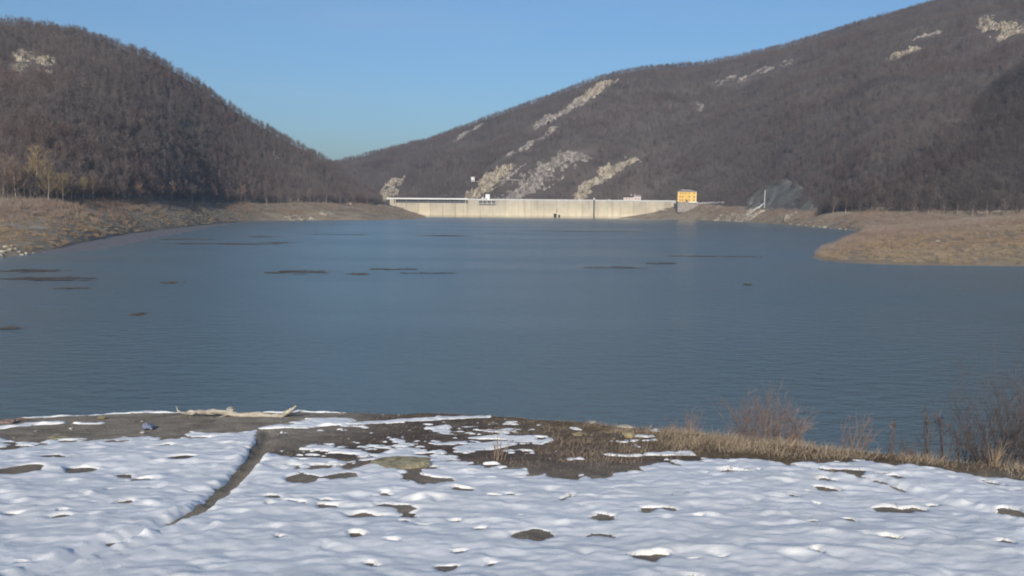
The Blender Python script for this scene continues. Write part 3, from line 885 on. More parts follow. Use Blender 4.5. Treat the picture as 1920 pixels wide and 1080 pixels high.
# bare trees one can tell apart along the two shores
near_vars = []
for k in range(6):
    tV, tF, cV, cF = make_tree(400 + k, 10.0, 15, 4, 900, 0.045, 1.3, crown0=0.25, spread=0.30, up=0.95, trunk_r=0.016)
    near_vars.append((tV, tF, cV, cF))
_tree_mesh = {}
def tree(px, py, sh, hpx, crown, bark, k, label, group, Y=None):
    """px, py: foot of the trunk in the photo; hpx: height there in pixels"""
    p = sh.hit(px, py) if Y is None else None
    if p is None:
        a = az(px); p = np.array([a * Y, Y, float(sh.zay(np.array([a]), np.array([float(Y)]))[0])])
    h = hpx * p[1] / FPX
    key = (k, crown.name, bark.name)
    if key not in _tree_mesh:
        tV, tF, cV, cF = near_vars[k]
        _tree_mesh[key] = (mesh_np('trunk', tV, None, tF, [bark], True), mesh_np('crown', cV, None, cF, [crown]))
    t = link('tree', None, label=label, cat='tree', group=group, loc=p, rz=random.uniform(0, 6.28))
    t.scale = (h / 10.0 * random.uniform(.9, 1.15),) * 2 + (h / 10.0,)
    t.empty_display_size = 0.5
    link('trunk', _tree_mesh[key][0], t); link('crown', _tree_mesh[key][1], t)
ORD = 'first second third fourth fifth sixth seventh eighth ninth tenth eleventh twelfth thirteenth fourteenth fifteenth sixteenth seventeenth eighteenth nineteenth twentieth twenty-first'.split()
gl, gr = 'trees at the foot of the left hill', 'trees at the foot of the right spur'
tree(66, 372, LEFT, 88, m_willow, m_palebark, 0, 'tall yellowish bare tree, highest of the clump on the left shore', gl, Y=312)
tree(92, 378, LEFT, 66, m_willow, m_palebark, 1, 'yellowish bare tree right of the tallest one on the left shore', gl, Y=308)
for i, (px, hp, Y, m) in enumerate([(8, 95, 302, m_browntwig), (30, 88, 300, m_browntwig), (48, 70, 306, m_browntwig), (118, 72, 318, m_willow), (135, 66, 332, m_browntwig), (158, 58, 345, m_willow), (175, 62, 356, m_browntwig)]):
    tree(px, 385, LEFT, hp * .78, m, m_palebark, i % 6, ORD[i] + (' yellowish' if m is m_willow else ' brown') + ' bare tree from the left in the clump beside the tallest yellowish one', gl, Y=Y)
for i, px in enumerate([196, 214, 236, 262, 280, 301, 322, 346, 360, 381, 402, 428, 452, 478, 500, 521, 545, 560, 583, 596, 612]):
    T = float(LEFT.tab(np.array([az(px)]))[1][0])
    tree(px, 380, LEFT, random.uniform(26, 44) * (1 - .0006 * px), m_twig if i % 3 else m_browntwig, m_palebark, i % 6, ORD[i] + ' slender pale-trunked bare tree from the left in the row under the left hill', gl, Y=T + random.uniform(-3, 8))
for i, (px, Y, hp) in enumerate([(1562, 590, 30), (1585, 580, 34), (1612, 560, 32), (1635, 548, 40), (1664, 540, 34), (1690, 525, 40), (1716, 520, 34), (1741, 512, 42), (1770, 508, 36), (1796, 505, 40), (1824, 500, 36), (1851, 494, 52), (1880, 494, 40), (1908, 492, 44)]):
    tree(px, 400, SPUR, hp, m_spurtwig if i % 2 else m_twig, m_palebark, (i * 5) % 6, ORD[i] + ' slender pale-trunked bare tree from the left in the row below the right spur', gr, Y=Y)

# brush and straw on the drawdown slopes
def tuft(seed, n, h, spread, w, mat):
    R = np.random.default_rng(seed)
    b = R.normal(0, spread * .35, (n, 3)); b[:, 2] = -0.05
    d = R.normal(0, .38, (n, 3)); d[:, 2] = 1; d /= np.linalg.norm(d, axis=1)[:, None]
    L = h * R.uniform(.45, 1.1, (n, 1))
    a = np.cross(d, R.normal(0, 1, (n, 3))); a /= np.linalg.norm(a, axis=1)[:, None]
    m = b + d * L * .55; e = b + d * L + R.normal(0, .12, (n, 3)) * L
    V = np.stack([b - a * w / 2, b + a * w / 2, m + a * w * .35, m - a * w * .35, e], 1).reshape(-1, 3)
    i = np.arange(n)[:, None] * 5
    T = np.concatenate([i + [0, 1, 2], i + [0, 2, 3], i + [3, 2, 4]])
    return [(V, T, mat)]
brush_vars = [tuft(500 + k, 60, 2.2, 1.6, 0.05, 0) for k in range(4)] + [tuft(510 + k, 70, 0.7, 1.0, 0.06, 1) for k in range(4)]
def brush(name, zf, a0, a1, yf, n, seed, label, prob, smin=.6, smax=1.2):
    R = np.random.default_rng(seed)
    a = R.uniform(a0, a1, n); lo, hi = yf(a)
    Y = lo + (hi - lo) * R.random(n)
    u = (Y - lo) / (hi - lo)
    x = a * Y
    nz = fbm(x / 18, Y / 18, 3, seed)
    woody = R.random(n) < prob(u, x, Y)
    ok = R.random(n) < np.clip(.6 + .8 * nz, .08, 1)
    vid = np.where(woody, R.integers(0, 4, n), R.integers(4, 8, n))
    z = zf(a, Y)
    ok &= z > 0.25
    scatter(name, brush_vars, np.stack([x, Y, z], -1)[ok], (R.uniform(smin, smax, n) * (1 + .3 * nz))[ok], R.uniform(0, 6.28, n)[ok], vid[ok], [m_brush, m_straw], kind='stuff', label=label, cat='scrub')
brush('scrub', LEFT.zay, az(-300), az(800), lambda a: (LEFT.tab(a)[0] + 2, LEFT.tab(a)[1] + 4), 9000, 601, 'purple-brown scrub and straw on the bank of the left shore', lambda u, x, y: sstep(.25, .75, u) * .75)
brush('scrub', RIGHT.zay, az(1190), az(2000), lambda a: (RIGHT.tab(a)[0] + 2, RIGHT.tab(a)[1] + 3), 7000, 602, 'greyish scrub on the far bank between the dam and the grassy point', lambda u, x, y: .35 + .5 * u)
brush('scrub', SPIT.zay, az(1530), az(2100), lambda a: (np.interp(a, SPIT.a, SPIT.near) + .5, np.interp(a, SPIT.a, SPIT.back)), 14000, 603, 'straw tufts and low scrub on the grassy point', lambda u, x, y: .05 + .6 * sstep(.22, .45, u + .12 * fbm(x / 14, y / 14, 2, 9)), .5, 1.0)

# ------------------------------------------------------------------ the dam
m_deck = plain('pale_concrete', (0.56, 0.55, 0.53), 0.8, 0.12, 0.2)
def dam_mat():
    M = Mat('dam_concrete', 0.88, 0.2)
    p = M.pos()
    sx_ = M.n('ShaderNodeSeparateXYZ'); M.l(p, sx_.inputs[0])
    zz = M.n('ShaderNodeMapRange'); M.l(sx_.outputs[2], zz.inputs[0]); zz.inputs[1].default_value = 1; zz.inputs[2].default_value = 21
    base = M.ramp(zz.outputs[0], [(0.0, (0.50, 0.44, 0.33)), (0.05, (0.56, 0.50, 0.38)), (0.09, (0.66, 0.59, 0.455)), (0.3, (0.58, 0.52, 0.40)), (0.8, (0.47, 0.43, 0.355)), (1.0, (0.47, 0.445, 0.40))])
    streak = M.ramp(M.noise(0.22, 7, stretch=(1, 1, 0.09), rough=.65), [(0.30, (0.68, 0.66, 0.64)), (0.45, (0.97, 0.96, 0.95)), (0.75, (1.12, 1.1, 1.06))])
    c = M.mix(1.0, base, streak, 'MULTIPLY')
    rv = M.ramp(M.rnd(), [(0, (0.93, 0.93, 0.93)), (1, (1.06, 1.05, 1.03))])
    c = M.mix(1.0, c, M.ramp(M.noise(0.045, 6, rough=.7), [(0.35, (0.84, 0.83, 0.81)), (0.62, (1.06, 1.05, 1.03))]), 'MULTIPLY')
    M.color(M.mix(1.0, c, rv, 'MULTIPLY')); M.bump(M.noise(0.8, 6), 0.3, 0.1)
    return M.m
m_dam = dam_mat()
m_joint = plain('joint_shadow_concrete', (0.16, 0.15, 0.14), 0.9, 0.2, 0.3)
m_steel = plain('grey_blue_steel', (0.075, 0.085, 0.10), 0.6, 0.2, 0.3, 0.4)
m_white = plain('white_paint', (0.80, 0.80, 0.78), 0.6, 0.04, 0.5)
m_dark = plain('dark_opening', (0.03, 0.03, 0.03), 0.9, 0.2, 0.5)
A3, B3 = at(731, 380, 1000)[:2], at(1282, 380, 985)[:2]
DL = float(np.hypot(*(B3 - A3))); DU = (B3 - A3) / DL; DN = np.array([DU[1], -DU[0]])      # DN points to the lake
def dam_at(s, out=0.0, z=0.0):
    sag = 14 * 4 * (s / DL) * (1 - s / DL)
    q = A3 + DU * s + DN * (sag + out)
    return (q[0], q[1], z)
def s_px(px):
    s = np.linspace(0, DL, 3000)
    a = np.array([dam_at(v)[0] / dam_at(v)[1] for v in s])
    return float(np.interp(az(px), a, s))
def prism(s0, s1, o0, o1, z0, z1, batter=0.0, nseg=1):
    """block following the dam's axis between stations s0..s1, from o0 (back) to o1 (lake side)"""
    mb = MB()
    ss = np.linspace(s0, s1, nseg + 1)
    for i in range(nseg):
        V = []
        for z, bt in ((z0, batter), (z1, 0)):
            for s, o in ((ss[i], o1 + bt), (ss[i + 1], o1 + bt), (ss[i + 1], o0), (ss[i], o0)):
                V.append(dam_at(s, o, z))
        mb.add(V, [(3, 2, 1, 0), (4, 5, 6, 7), (0, 1, 5, 4), (1, 2, 6, 5), (2, 3, 7, 6), (3, 0, 4, 7)])
    return mb
CREST, SILL = 21.6, 16.6
dam = link('dam', None, label='long pale concrete dam wall closing the far end of the lake', cat='dam', loc=(0, 0, 0))
s_sp0, s_sp1, s_end = s_px(739), s_px(877), DL
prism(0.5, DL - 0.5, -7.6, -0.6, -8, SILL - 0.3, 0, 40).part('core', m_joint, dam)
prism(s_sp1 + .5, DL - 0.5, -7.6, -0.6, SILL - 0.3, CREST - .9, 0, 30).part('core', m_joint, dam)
ns = 6
for i in range(ns):
    w = (s_sp1 - s_sp0) / ns
    prism(s_sp0 + i * w + .2, s_sp0 + (i + 1) * w - .2, -7, 0, -8, SILL, 1.2).part('spillway_block', m_dam, dam)
prism(0, s_sp0 - .1, -8, 0.4, -4, CREST - .5).part('abutment', m_dam, dam)
nb = 17
for i in range(nb):
    w = (s_end - s_sp1) / nb
    prism(s_sp1 + i * w + .06 + .05 * (i * 7 % 4), s_sp1 + (i + 1) * w - .08, -7, 0.02 * (i % 3), -8, CREST - 1.0, 1.5).part('wall_block', m_dam, dam)
prism(s_sp1 + .1, DL, -8, 0.5, CREST - 1.0, CREST - .35, 0, 30).part('crest_slab', m_deck, dam)
prism(s_sp1 + .1, DL, 0.1, 0.45, CREST - .345, CREST + .55, 0, 30).part('parapet', m_deck, dam)
prism(-4, s_sp1 + .05, -6.5, 0.6, CREST - .75, CREST + .05, 0, 16).part('bridge_deck', m_deck, dam)
prism(-4, s_sp1 + .05, 0.25, 0.45, CREST + .06, CREST + 1.0, 0, 16).part('bridge_parapet', m_white, dam)
for px in (741, 762, 785, 803, 822, 844, 861, 873):
    s = s_px(px)
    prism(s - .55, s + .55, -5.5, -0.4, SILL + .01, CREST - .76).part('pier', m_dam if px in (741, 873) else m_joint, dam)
piers = [s_px(p) for p in (741, 762, 785, 803, 822, 844, 861, 873)]
for a, b in zip(piers[:-1], piers[1:]):
    prism(a + .56, b - .56, -3.2, -2.9, SILL + .01, CREST - 1.3).part('sluice_gate', m_steel, dam)
# valve platform, gauge pipe, outlets
pl0, pl1 = s_px(897), s_px(930)
prism(pl0, pl1, 1.3, 3.6, CREST - 1.6, CREST - .9).part('platform', m_deck, dam)
prism(pl0 + .6, pl1 - .6, 1.3, 2.9, CREST - 6.0, CREST - 5.4).part('platform_ledge', m_deck, dam)
for s in np.linspace(pl0 + .3, pl1 - .3, 5):
    prism(s - .3, s + .3, 1.3, 3.0, CREST - 5.39, CREST - 1.61).part('bracket', m_deck, dam)
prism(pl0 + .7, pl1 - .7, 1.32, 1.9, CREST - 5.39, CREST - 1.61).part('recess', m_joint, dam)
cb = link('valve_cabin', None, label='bright white cabin standing on the dam crest', cat='cabin', loc=dam_at(s_px(914.5), 1.6, CREST - .9))
ca = math.atan2(DU[1], DU[0])
cb.rotation_euler = (0, 0, ca)
MB().box((0, 0, 3.4), (5.0, 3.8, 6.8)).part('wall', m_white, cb)
MB().box((0, 0, 6.95), (5.5, 4.3, .3)).part('roof', m_deck, cb)
MB().box((-1.2, -1.92, 1.0), (.9, .08, 2.0)).part('door', m_steel, cb)
sh_ = link('hoist_shed', None, label='small grey hoist housing beside the white cabin on the dam', cat='shed', loc=dam_at(s_px(905), 1.3, CREST - .9), rz=ca)
MB().box((0, 0, 1.7), (2.4, 2.0, 3.4)).part('housing', m_deck, sh_)
MB().box((2.6, 0, 1.35), (1.4, 1.8, 2.7)).part('cover', m_deck, sh_)
MB().tube([(0.6, 0.3, 3.4), (0.6, 0.3, 11)], .14, 6).part('mast', m_deck, sh_)
g0 = s_px(1113.5)
gp = MB()
gp.tube([dam_at(g0, 2.1, -2), dam_at(g0, 1.0, CREST + .4)], .75, 8)
gp.part('gauge_pipe', m_steel, dam)
hd = MB(); hd.box(dam_at(g0, 1.0, CREST + 1.5), (2.0, 2.0, 2.2), ca)
hd.part('gauge_head', m_deck, dam)
for px, w, h in ((1041, 3.0, 5.0), (1048.5, 2.2, 3.6)):
    s = s_px(px)
    prism(s - w / 2, s + w / 2, 0.5, 2.1, 0.6, h).part('outlet', m_dark, dam)
    prism(s - w / 2 - .5, s + w / 2 + .5, 0.5, 2.3, h + .01, h + .6).part('outlet_lintel', m_deck, dam)
s = s_px(1044); prism(s - .25, s + .25, 0.8, 1.9, 6, 11).part('trash_rack_guide', m_dark, dam)
s0, s1 = s_px(1238), s_px(1276)
prism(s0, s1, .9, 7, 10.2, 11.2).part('foot_ledge', m_deck, dam)

# ------------------------------------------------------------------ houses
m_yellow = plain('yellow_render', (0.72, 0.46, 0.13), 0.85, 0.06, 0.4)
m_terrace = plain('terrace_stone', (0.30, 0.27, 0.24), 0.9, 0.25, 0.5)
m_yellow2 = plain('pale_yellow_trim', (0.78, 0.62, 0.34), 0.85, 0.05, 0.4)
m_roof = plain('grey_tiles', (0.30, 0.27, 0.26), 0.85, 0.15, 0.8)
m_roofdark = plain('dark_tiles', (0.07, 0.055, 0.055), 0.85, 0.2, 0.8)
m_pink = plain('pinkish_render', (0.62, 0.50, 0.48), 0.85, 0.05, 0.4)
m_glass = Mat('dark_glass', 0.15, 0.5); m_glass.color((0.05, 0.042, 0.03)); m_glass = m_glass.m
hz = HOUSE_P[2]
yh = link('yellow_house', None, label='square yellow three-storey house with hipped roof at the dam end', cat='house', loc=(HOUSE_P[0], HOUSE_P[1], hz), rz=math.radians(-4))
W_, D_, H_ = 21.5, 14.0, 11.6
MB().box((0, 0, H_ / 2), (W_, D_, H_)).part('wall', m_yellow, yh)
MB().hip((0, 0, H_ + .26), (W_, D_), 2.6, .7).part('roof', m_roof, yh)
for sx_ in (-1, 1):
    MB().box((sx_ * (W_ / 2 - .6), -D_ / 2 - .06, H_ / 2), (1.1, .14, H_ - .02)).part('corner_trim', m_yellow2, yh)
MB().box((4.6, -D_ / 2 - .05, H_ / 2), (.7, .1, H_ - .04)).part('pilaster', m_yellow2, yh)
for r, z in enumerate((2.0, 5.8, 9.9)):
    for c, x in enumerate((-8.0, -5.2, -1.9, 2.4, 8.3)):
        if r == 1 and c == 2: continue
        w = MB().box((x, -D_ / 2 - .03, z), (1.5, .1, 1.9 if r < 2 else 1.4)).part('window', m_yellow2, yh)
        MB().box((x, -D_ / 2 - .09, z), (1.15, .04, 1.55 if r < 2 else 1.1)).part('pane', m_glass, w)
MB().box((-.2, -D_ / 2 - .05, 1.25), (1.6, .12, 2.5)).part('door', m_roofdark, yh)
MB().box((-4, 1, H_ + 2.2), (.9, .9, 2.2)).part('chimney', m_yellow2, yh)
MB().box((1, -.6, -6.1), (W_ + 2, D_ + 2, 12.1)).part('terrace_wall', m_terrace, yh)
MB().box((7.0, -D_ / 2 - 1.6, -.6), (10, 3.2, 1.0)).part('terrace_slab', m_white, yh)
pp = at(1185, 376, 1012)
ph = link('lodge', None, label='low pink house with a dark roof behind the dam crest', cat='house', loc=(pp[0], pp[1], pp[2] - 2), rz=math.radians(-6))
MB().box((-4.5, 0, 3.0), (12.5, 7, 6.0)).part('wall', m_pink, ph)
MB().gable((-4.5, 0, 6.01), (12.5, 7), 1.7).part('roof', m_roofdark, ph)
MB().box((6.3, -.4, 3.6), (9, 8, 7.2)).part('wing_wall', m_pink, ph)
MB().gable((6.3, -.4, 7.21), (9, 8), 1.8).part('wing_roof', m_roof, ph)
for x in (-.9, 3.8): MB().box((x, .5, 8.6), (1.0, 1.0, 2.6)).part('chimney', m_pink, ph)
for x, y in ((4.2, -4.42), (8.0, -4.42), (-7, -3.52), (-3.5, -3.52)):
    w = MB().box((x, y, 4.2), (1.6, .1, 1.8)).part('window', m_white, ph)
    MB().box((x, y - .06, 4.2), (1.25, .04, 1.45)).part('pane', m_glass, w)
pp = at(1142, 378.5, 1004)
wt = link('pavilion', None, label='low white peaked pavilion roof showing over the dam crest', cat='pavilion', loc=(pp[0], pp[1], pp[2] - 2.5))
MB().hip((0, 0, 3), (11, 9), 2.4, .5).part('roof', m_white, wt)
for sx_ in (-1, 1):
    for sy_ in (-1, 1): MB().box((sx_ * 5, sy_ * 4, .9), (.4, .4, 3.7)).part('post', m_deck, wt)
hp = RIGHT.hit(887, 341)
hut = link('hillside_hut', None, label='tiny white hut on the slope left of the tan cliff', cat='hut', loc=hp - np.array([0, 4, 0]))
MB().box((0, 0, 2.6), (5, 4, 6)).part('wall', m_white, hut)
MB().gable((0, 0, 5.61), (5, 4), 1.4).part('roof', m_deck, hut)
MB().box((0.8, -2.03, 1.4), (1.0, .08, 2.0)).part('door', m_steel, hut)
def wall_along(nm, lab, pix, sh, h, t, m, cat, lift=0.0):
    mb = MB(); P = [sh.hit(*p) for p in pix]
    pts = []
    for a, b in zip(P[:-1], P[1:]):
        for k in np.linspace(0, 1, 8, endpoint=False): pts.append(a + (b - a) * k)
    pts.append(P[-1])
    for a, b in zip(pts[:-1], pts[1:]):
        za, zb = float(sh.z(a[0], a[1])) + lift, float(sh.z(b[0], b[1])) + lift
        mb.add([(a[0], a[1], za - 1), (b[0], b[1], zb - 1), (b[0], b[1] + t, zb - 1), (a[0], a[1] + t, za - 1), (a[0], a[1], za + h), (b[0], b[1], zb + h), (b[0], b[1] + t, zb + h), (a[0], a[1] + t, za + h)],
               [(0, 1, 5, 4), (1, 2, 6, 5), (2, 3, 7, 6), (3, 0, 4, 7), (4, 5, 6, 7)])
    return mb.part(nm, m, label=lab, cat=cat)
wall_along('road_wall', 'thin pale road wall running level from the white hut', [(893, 342), (930, 341), (985, 340)], RIGHT, .5, .5, m_terrace, 'wall', 1.2)
wall_along('guard_rail', 'thin pale roadside rail right of the yellow house', [(1306, 383), (1335, 381), (1358, 381)], RIGHT, 1.0, .3, m_deck, 'rail', 0.6)

# the knoll covered with grey-green net, its pole and chute
m_net = Mat('grey_green_net', 0.9, 0.2)
m_net.color(m_net.ramp(m_net.noise(0.09, 6), [(0.33, (0.11, 0.106, 0.092)), (0.52, (0.155, 0.150, 0.128)), (0.68, (0.23, 0.21, 0.175))])); m_net.bump(m_net.noise(0.7, 6), .6, .5); m_net = m_net.m
U, Vv = np.meshgrid(np.linspace(-1, 1, 60), np.linspace(0, 1, 40))
PY = 398 + (knoll_top(U) - 398) * Vv
H3 = np.array([RIGHT.hit(1462 + 70 * u_, p_) for u_, p_ in zip(U.ravel(), PY.ravel())])
KX, KY = H3[:, 0].reshape(U.shape), H3[:, 1].reshape(U.shape)
KZ = RIGHT.z(KX, KY) - .6 + 2.6 * np.clip((1 - U ** 2) * 4 * np.minimum(1 - Vv, .25), 0, 1) * np.clip(Vv * 5, 0, 1) + .8 * fbm(KX / 9, KY / 9, 4, 77)
link('netted_knoll', mesh_np('netted_knoll', np.stack([KX, KY, KZ], -1).reshape(-1, 3), grid_faces(*KX.shape), mats=[m_net], smooth=True), label='rounded grey-green netted slope behind the white pole', cat='slope')
pb = RIGHT.hit(1432, 392) ; pb = at(1433.5, 380, pb[1])
MB().tube([(pb[0], pb[1], pb[2] - 8), (pb[0], pb[1], pb[2] + 12.0)], [.30, .22], 8).part('white_pole', m_white, label='tall thin white pole above the gravel bank', cat='pole')
wall_along('concrete_chute', 'pale concrete chute running down from the white pole to the gravel bank', [(1432, 385), (1422, 392), (1410, 400), (1400, 409)], RIGHT, .9, 2.0, m_deck, 'chute', 1.6)

# ------------------------------------------------------------------ stones
def rock_mesh(seed, m, flat=0.75):
    import bmesh
    bm = bmesh.new()
    bmesh.ops.create_icosphere(bm, subdivisions=4, radius=1.0)
    R = np.random.default_rng(seed)
    P = np.array([v.co[:] for v in bm.verts])
    cuts = R.normal(0, 1, (14, 3)); cuts[0] = (R.normal(0, .15), R.normal(0, .15), 1); cuts /= np.linalg.norm(cuts, axis=1)[:, None]
    cd = R.uniform(.48, .85, 14); cd[0] = .5
    P = P * (1 + .22 * fbm(P[:, 0] * 1.3 + seed, P[:, 1] * 1.3 + P[:, 2], 2, seed))[:, None]
    for c, d in zip(cuts, cd):
        e = np.maximum(P @ c - d, 0)
        P = P - e[:, None] * c * .93
    P = P * (1 + .07 * fbm(P[:, 0] * 4 + P[:, 2] * 2, P[:, 1] * 4 - P[:, 2] * 3, 4, seed + 1, .6))[:, None]
    P[:, 2] *= flat
    for v, p in zip(bm.verts, P): v.co = p
    me = bpy.data.meshes.new('stone'); bm.to_mesh(me); bm.free(); me.materials.append(m)
    return me
rk = {n: [rock_mesh(700 + 10 * j + k, m) for k in range(3)] for j, (n, m) in enumerate((('p', m_stone_pale), ('o', m_stone_ochre), ('s', m_stone_slab), ('r', m_stone_red)))}
def stone(px, py, wpx, kind, label, flat=1.0, group=None, rz=None, deep=.25, dy=1.0):
    c = G(px, py)
    w = wpx / FPX * c[1] / 2
    o = link('stone', rk[kind][hash((px, py)) % 3 if False else (px * 7 + py) % 3], label=label, cat='stone', group=group, loc=(c[0], c[1], gz(c[0], c[1]) + w * flat * (.7 - deep)), rz=rz if rz is not None else (px * .37) % 6.28)
    o.scale = (w, w * dy, w * flat)
gs = 'stones lying on the near bank'
stone(432, 773, 22, 'p', 'pale rounded stone behind the driftwood branch', 1.0, gs)
stone(1180, 822, 34, 'o', 'blocky yellow-ochre stone in the dry grass', .8, gs, 0.2)
stone(1085, 819, 24, 'o', 'dull tan stone left of the yellow-ochre stone', .6, gs)
stone(745, 880, 135, 's', 'large flat lichen-yellow slab at the edge of the snow', .23, gs, 0.1, dy=.7)
stone(1172, 796, 40, 'p', 'white flat stone on the lip of the bank in the grass', .35, gs, 0.3)
stone(1110, 793, 18, 'p', 'small pale stone on the grassy lip', .5, gs)
stone(190, 788, 18, 'o', 'small yellowish stone in the mud near the left', .6, gs)
stone(134, 806, 9, 'p', 'tiny white stone on the mud above the snow', .8, gs)
stone(268, 812, 14, 'p', 'small white stone at the snow edge below the blue scrap', .7, gs)
stone(110, 824, 70, 's', 'mossy yellowish clod poking out of the snow at left', .16, gs, 0.0, dy=.6)
stone(12, 796, 40, 'r', 'reddish broken stone at the left end of the bank', .35, gs, 0.0)
stone(40, 790, 24, 'r', 'smaller reddish stone beside the broken one', .35, gs)
stone(660, 792, 11, 'p', 'little pale stone on the mud right of the driftwood', .6, gs)
stone(1320, 812, 22, 'p', 'pale stone in the grass left of the twiggy bush', .5, gs)
stone(1510, 833, 40, 'p', 'long flat pale stone in the grass below the twiggy bush', .3, gs)
stone(1672, 842, 40, 'p', 'white stone among the weeds on the right edge', .4, gs)
stone(640, 776, 10, 'p', 'tiny stone on the lip of the bank right of the driftwood', .6, gs)
def pebbles():
    R = np.random.default_rng(31)
    vs = []
    for k in range(4):
        th = np.linspace(0, 2 * np.pi, 7)[:-1]; r = R.uniform(.7, 1.2, 6)
        V = np.concatenate([np.stack([np.cos(th) * r, np.sin(th) * r, th * 0 - .2], -1), np.stack([np.cos(th) * r * .6, np.sin(th) * r * .6, R.uniform(.35, .6, 6)], -1), [[0, 0, .6]]])
        T = [[i, (i + 1) % 6, 6 + (i + 1) % 6] for i in range(6)] + [[i, 6 + (i + 1) % 6, 6 + i] for i in range(6)] + [[6 + i, 6 + (i + 1) % 6, 12] for i in range(6)]
        vs.append([(V, np.array(T), k % 2)])
    n = 4200
    x = R.uniform(-10, 7, n); y = R.uniform(6, 16, n)
    yb = np.interp(x, _l[:, 0], _l[:, 1])
    ok = (y > yb - .3) & (y < np.interp(x, EX, EY) + .25) & (R.random(n) < .35 + .65 * sstep(-2, -4, x))
    x, y = x[ok], y[ok]; n = len(x)
    z = bank(x, y)
    sc = .005 + .026 * R.random(n) ** 5
    scatter('pebbles', vs, np.stack([x, y, z], -1), sc, R.uniform(0, 6.28, n), R.integers(0, 4, n), [m_pebble, m_clod], kind='stuff', label='pebbles and clods strewn on the bare mud of the near bank', cat='pebbles')
m_pebble = stone_mat('pebble', (.26, .24, .20), (.44, .41, .35))
m_clod = stone_mat('earth_clod', (.12, .10, .085), (.24, .205, .17))
pebbles()
# boulders on the far shores
def boulder(px, py, wpx, label, group, sh=LEFT):
    c = at_z(px, py, .4) if sh is None else sh.hit(px, py)
    w = wpx / FPX * c[1] / 2
    o = link('boulder', rk['p'][(px + py) % 3], label=label, cat='boulder', group=group, loc=c + np.array([0, 0, w * .25]), rz=px * .7)
    o.scale = (w, w * .9, w * .8)
for px, py, w in [(6, 474, 16), (18, 470, 13), (30, 468, 12), (36, 473, 9), (10, 464, 10), (22, 462, 8), (50, 476, 9), (62, 475, 7), (3, 480, 14), (42, 479, 10)]:
    boulder(px, py, w, 'pale boulder in the heap on the left shore nearest the viewer', 'boulder heap on the left shore')
for px, py, w in [(1482, 421, 8), (1497, 423, 7), (1511, 424, 7), (1524, 426, 8), (1536, 427, 6), (1548, 427, 9), (1557, 429, 5), (1575, 430, 6), (1586, 431, 6)]:
    boulder(px, py, w, 'small pale boulder in the line at the water left of the grassy point', 'boulders along the right waterline', RIGHT)

for px, py, w, lab in [(1552, 467, 9, 'pale boulder at the tip of the grassy point'), (1640, 447, 6, 'small pale boulder on the back of the grassy point'), (1668, 452, 8, 'pale boulder beside the scar on the grassy point'), (1762, 453, 9, 'pale boulder highest on the grassy point'), (1768, 461, 7, 'small boulder just under the highest one on the grassy point'), (1722, 467, 7, 'lone pale boulder low on the grassy point')]:
    a_ = az(px); Yb = min(np.linspace(182, 400, 900), key=lambda Y: abs(to_px(np.array(a_ * Y), np.array(Y), np.array(float(SPIT.zay(np.array([a_]), np.array([Y]))[0])))[1] - py))
    w_ = w / FPX * Yb / 2
    o = link('boulder', rk['p'][px % 3], label=lab, cat='boulder', group='boulders on the grassy point', loc=(a_ * Yb, Yb, float(SPIT.zay(np.array([a_]), np.array([Yb]))[0]) + w_ * .2), rz=px)
    o.scale = (w_, w_ * .8, w_ * .7)

# ------------------------------------------------------------------ driftwood, scrap
def drift():
    c = G(450, 783)
    o = link('driftwood', None, label='long bleached driftwood branch with upturned fork on the muddy lip', cat='driftwood', loc=(c[0], c[1], gz(*c)))
    k = c[1] / FPX
    def P(px, py, dy=0.0):
        return ((px - 450) * k, dy, (787 - py) * k + .02)
    m = Mat('bleached_wood', .8, .2)
    m.color(m.ramp(m.noise(16, 6, stretch=(.25, 1, 1), rough=.7), [(.32, (.17, .15, .125)), (.5, (.40, .36, .29)), (.72, (.58, .53, .43))])); m.bump(m.noise(40, 5, stretch=(.2, 1, 1)), .6, .01)
    m = m.m
    def sm(pts, rad, n=26):
        pts = np.array(pts); t = np.linspace(0, 1, len(pts)); tt = np.linspace(0, 1, n)
        out = np.stack([np.interp(tt, t, pts[:, i]) for i in range(3)], -1)
        out[1:-1] += np.random.default_rng(len(pts) + n).normal(0, .012, (n - 2, 3))
        for _ in range(1): out[1:-1] = .25 * out[:-2] + .5 * out[1:-1] + .25 * out[2:]
        rr_ = .8 * np.interp(tt, t, rad) * (1 + .16 * np.sin(np.arange(n) * 2.1) + .12 * np.sin(np.arange(n) * 5.3 + 1))
        return out, rr_
    a, r = sm([P(345, 785, .1), P(370, 783, .05), P(400, 781), P(430, 784), P(450, 787), P(475, 785), P(505, 785.5), P(525, 788)], [.03, .045, .06, .055, .05, .06, .055, .03])
    MB().tube(a, r, 9).part('trunk', m, o, True)
    a, r = sm([P(372, 781, .05), P(362, 784, .0), P(345, 783, -.05), P(337, 776, -.1), P(332, 768, -.1)], [.035, .028, .022, .016, .006])
    MB().tube(a, r, 7).part('branch', m, o, True)
    a, r = sm([P(512, 787), P(528, 787, -.02), P(540, 781, -.05), P(552, 772, -.1), P(560, 765, -.12)], [.03, .045, .05, .045, .015])
    MB().tube(a, r, 8).part('branch', m, o, True)
    a, r = sm([P(425, 786), P(412, 789, -.12), P(396, 790, -.2)], [.03, .02, .008], 10)
    MB().tube(a, r, 6).part('branch', m, o, True)
    a, r = sm([P(520, 787), P(545, 787, .1), P(565, 784, .2)], [.025, .02, .01], 10)
    MB().tube(a, r, 6).part('branch', m, o, True)
drift()
c = G(277, 805)
m_blue = plain('faded_blue_plastic', (0.21, 0.23, 0.30), .6, .25, 14)
u, v = np.meshgrid(np.linspace(-1, 1, 14), np.linspace(-1, 1, 14))
wz = .03 * (1 - u ** 2) * (1 - .5 * v ** 2) + .035 * fbm(u * 2.1, v * 2.1, 3, 5) + .01
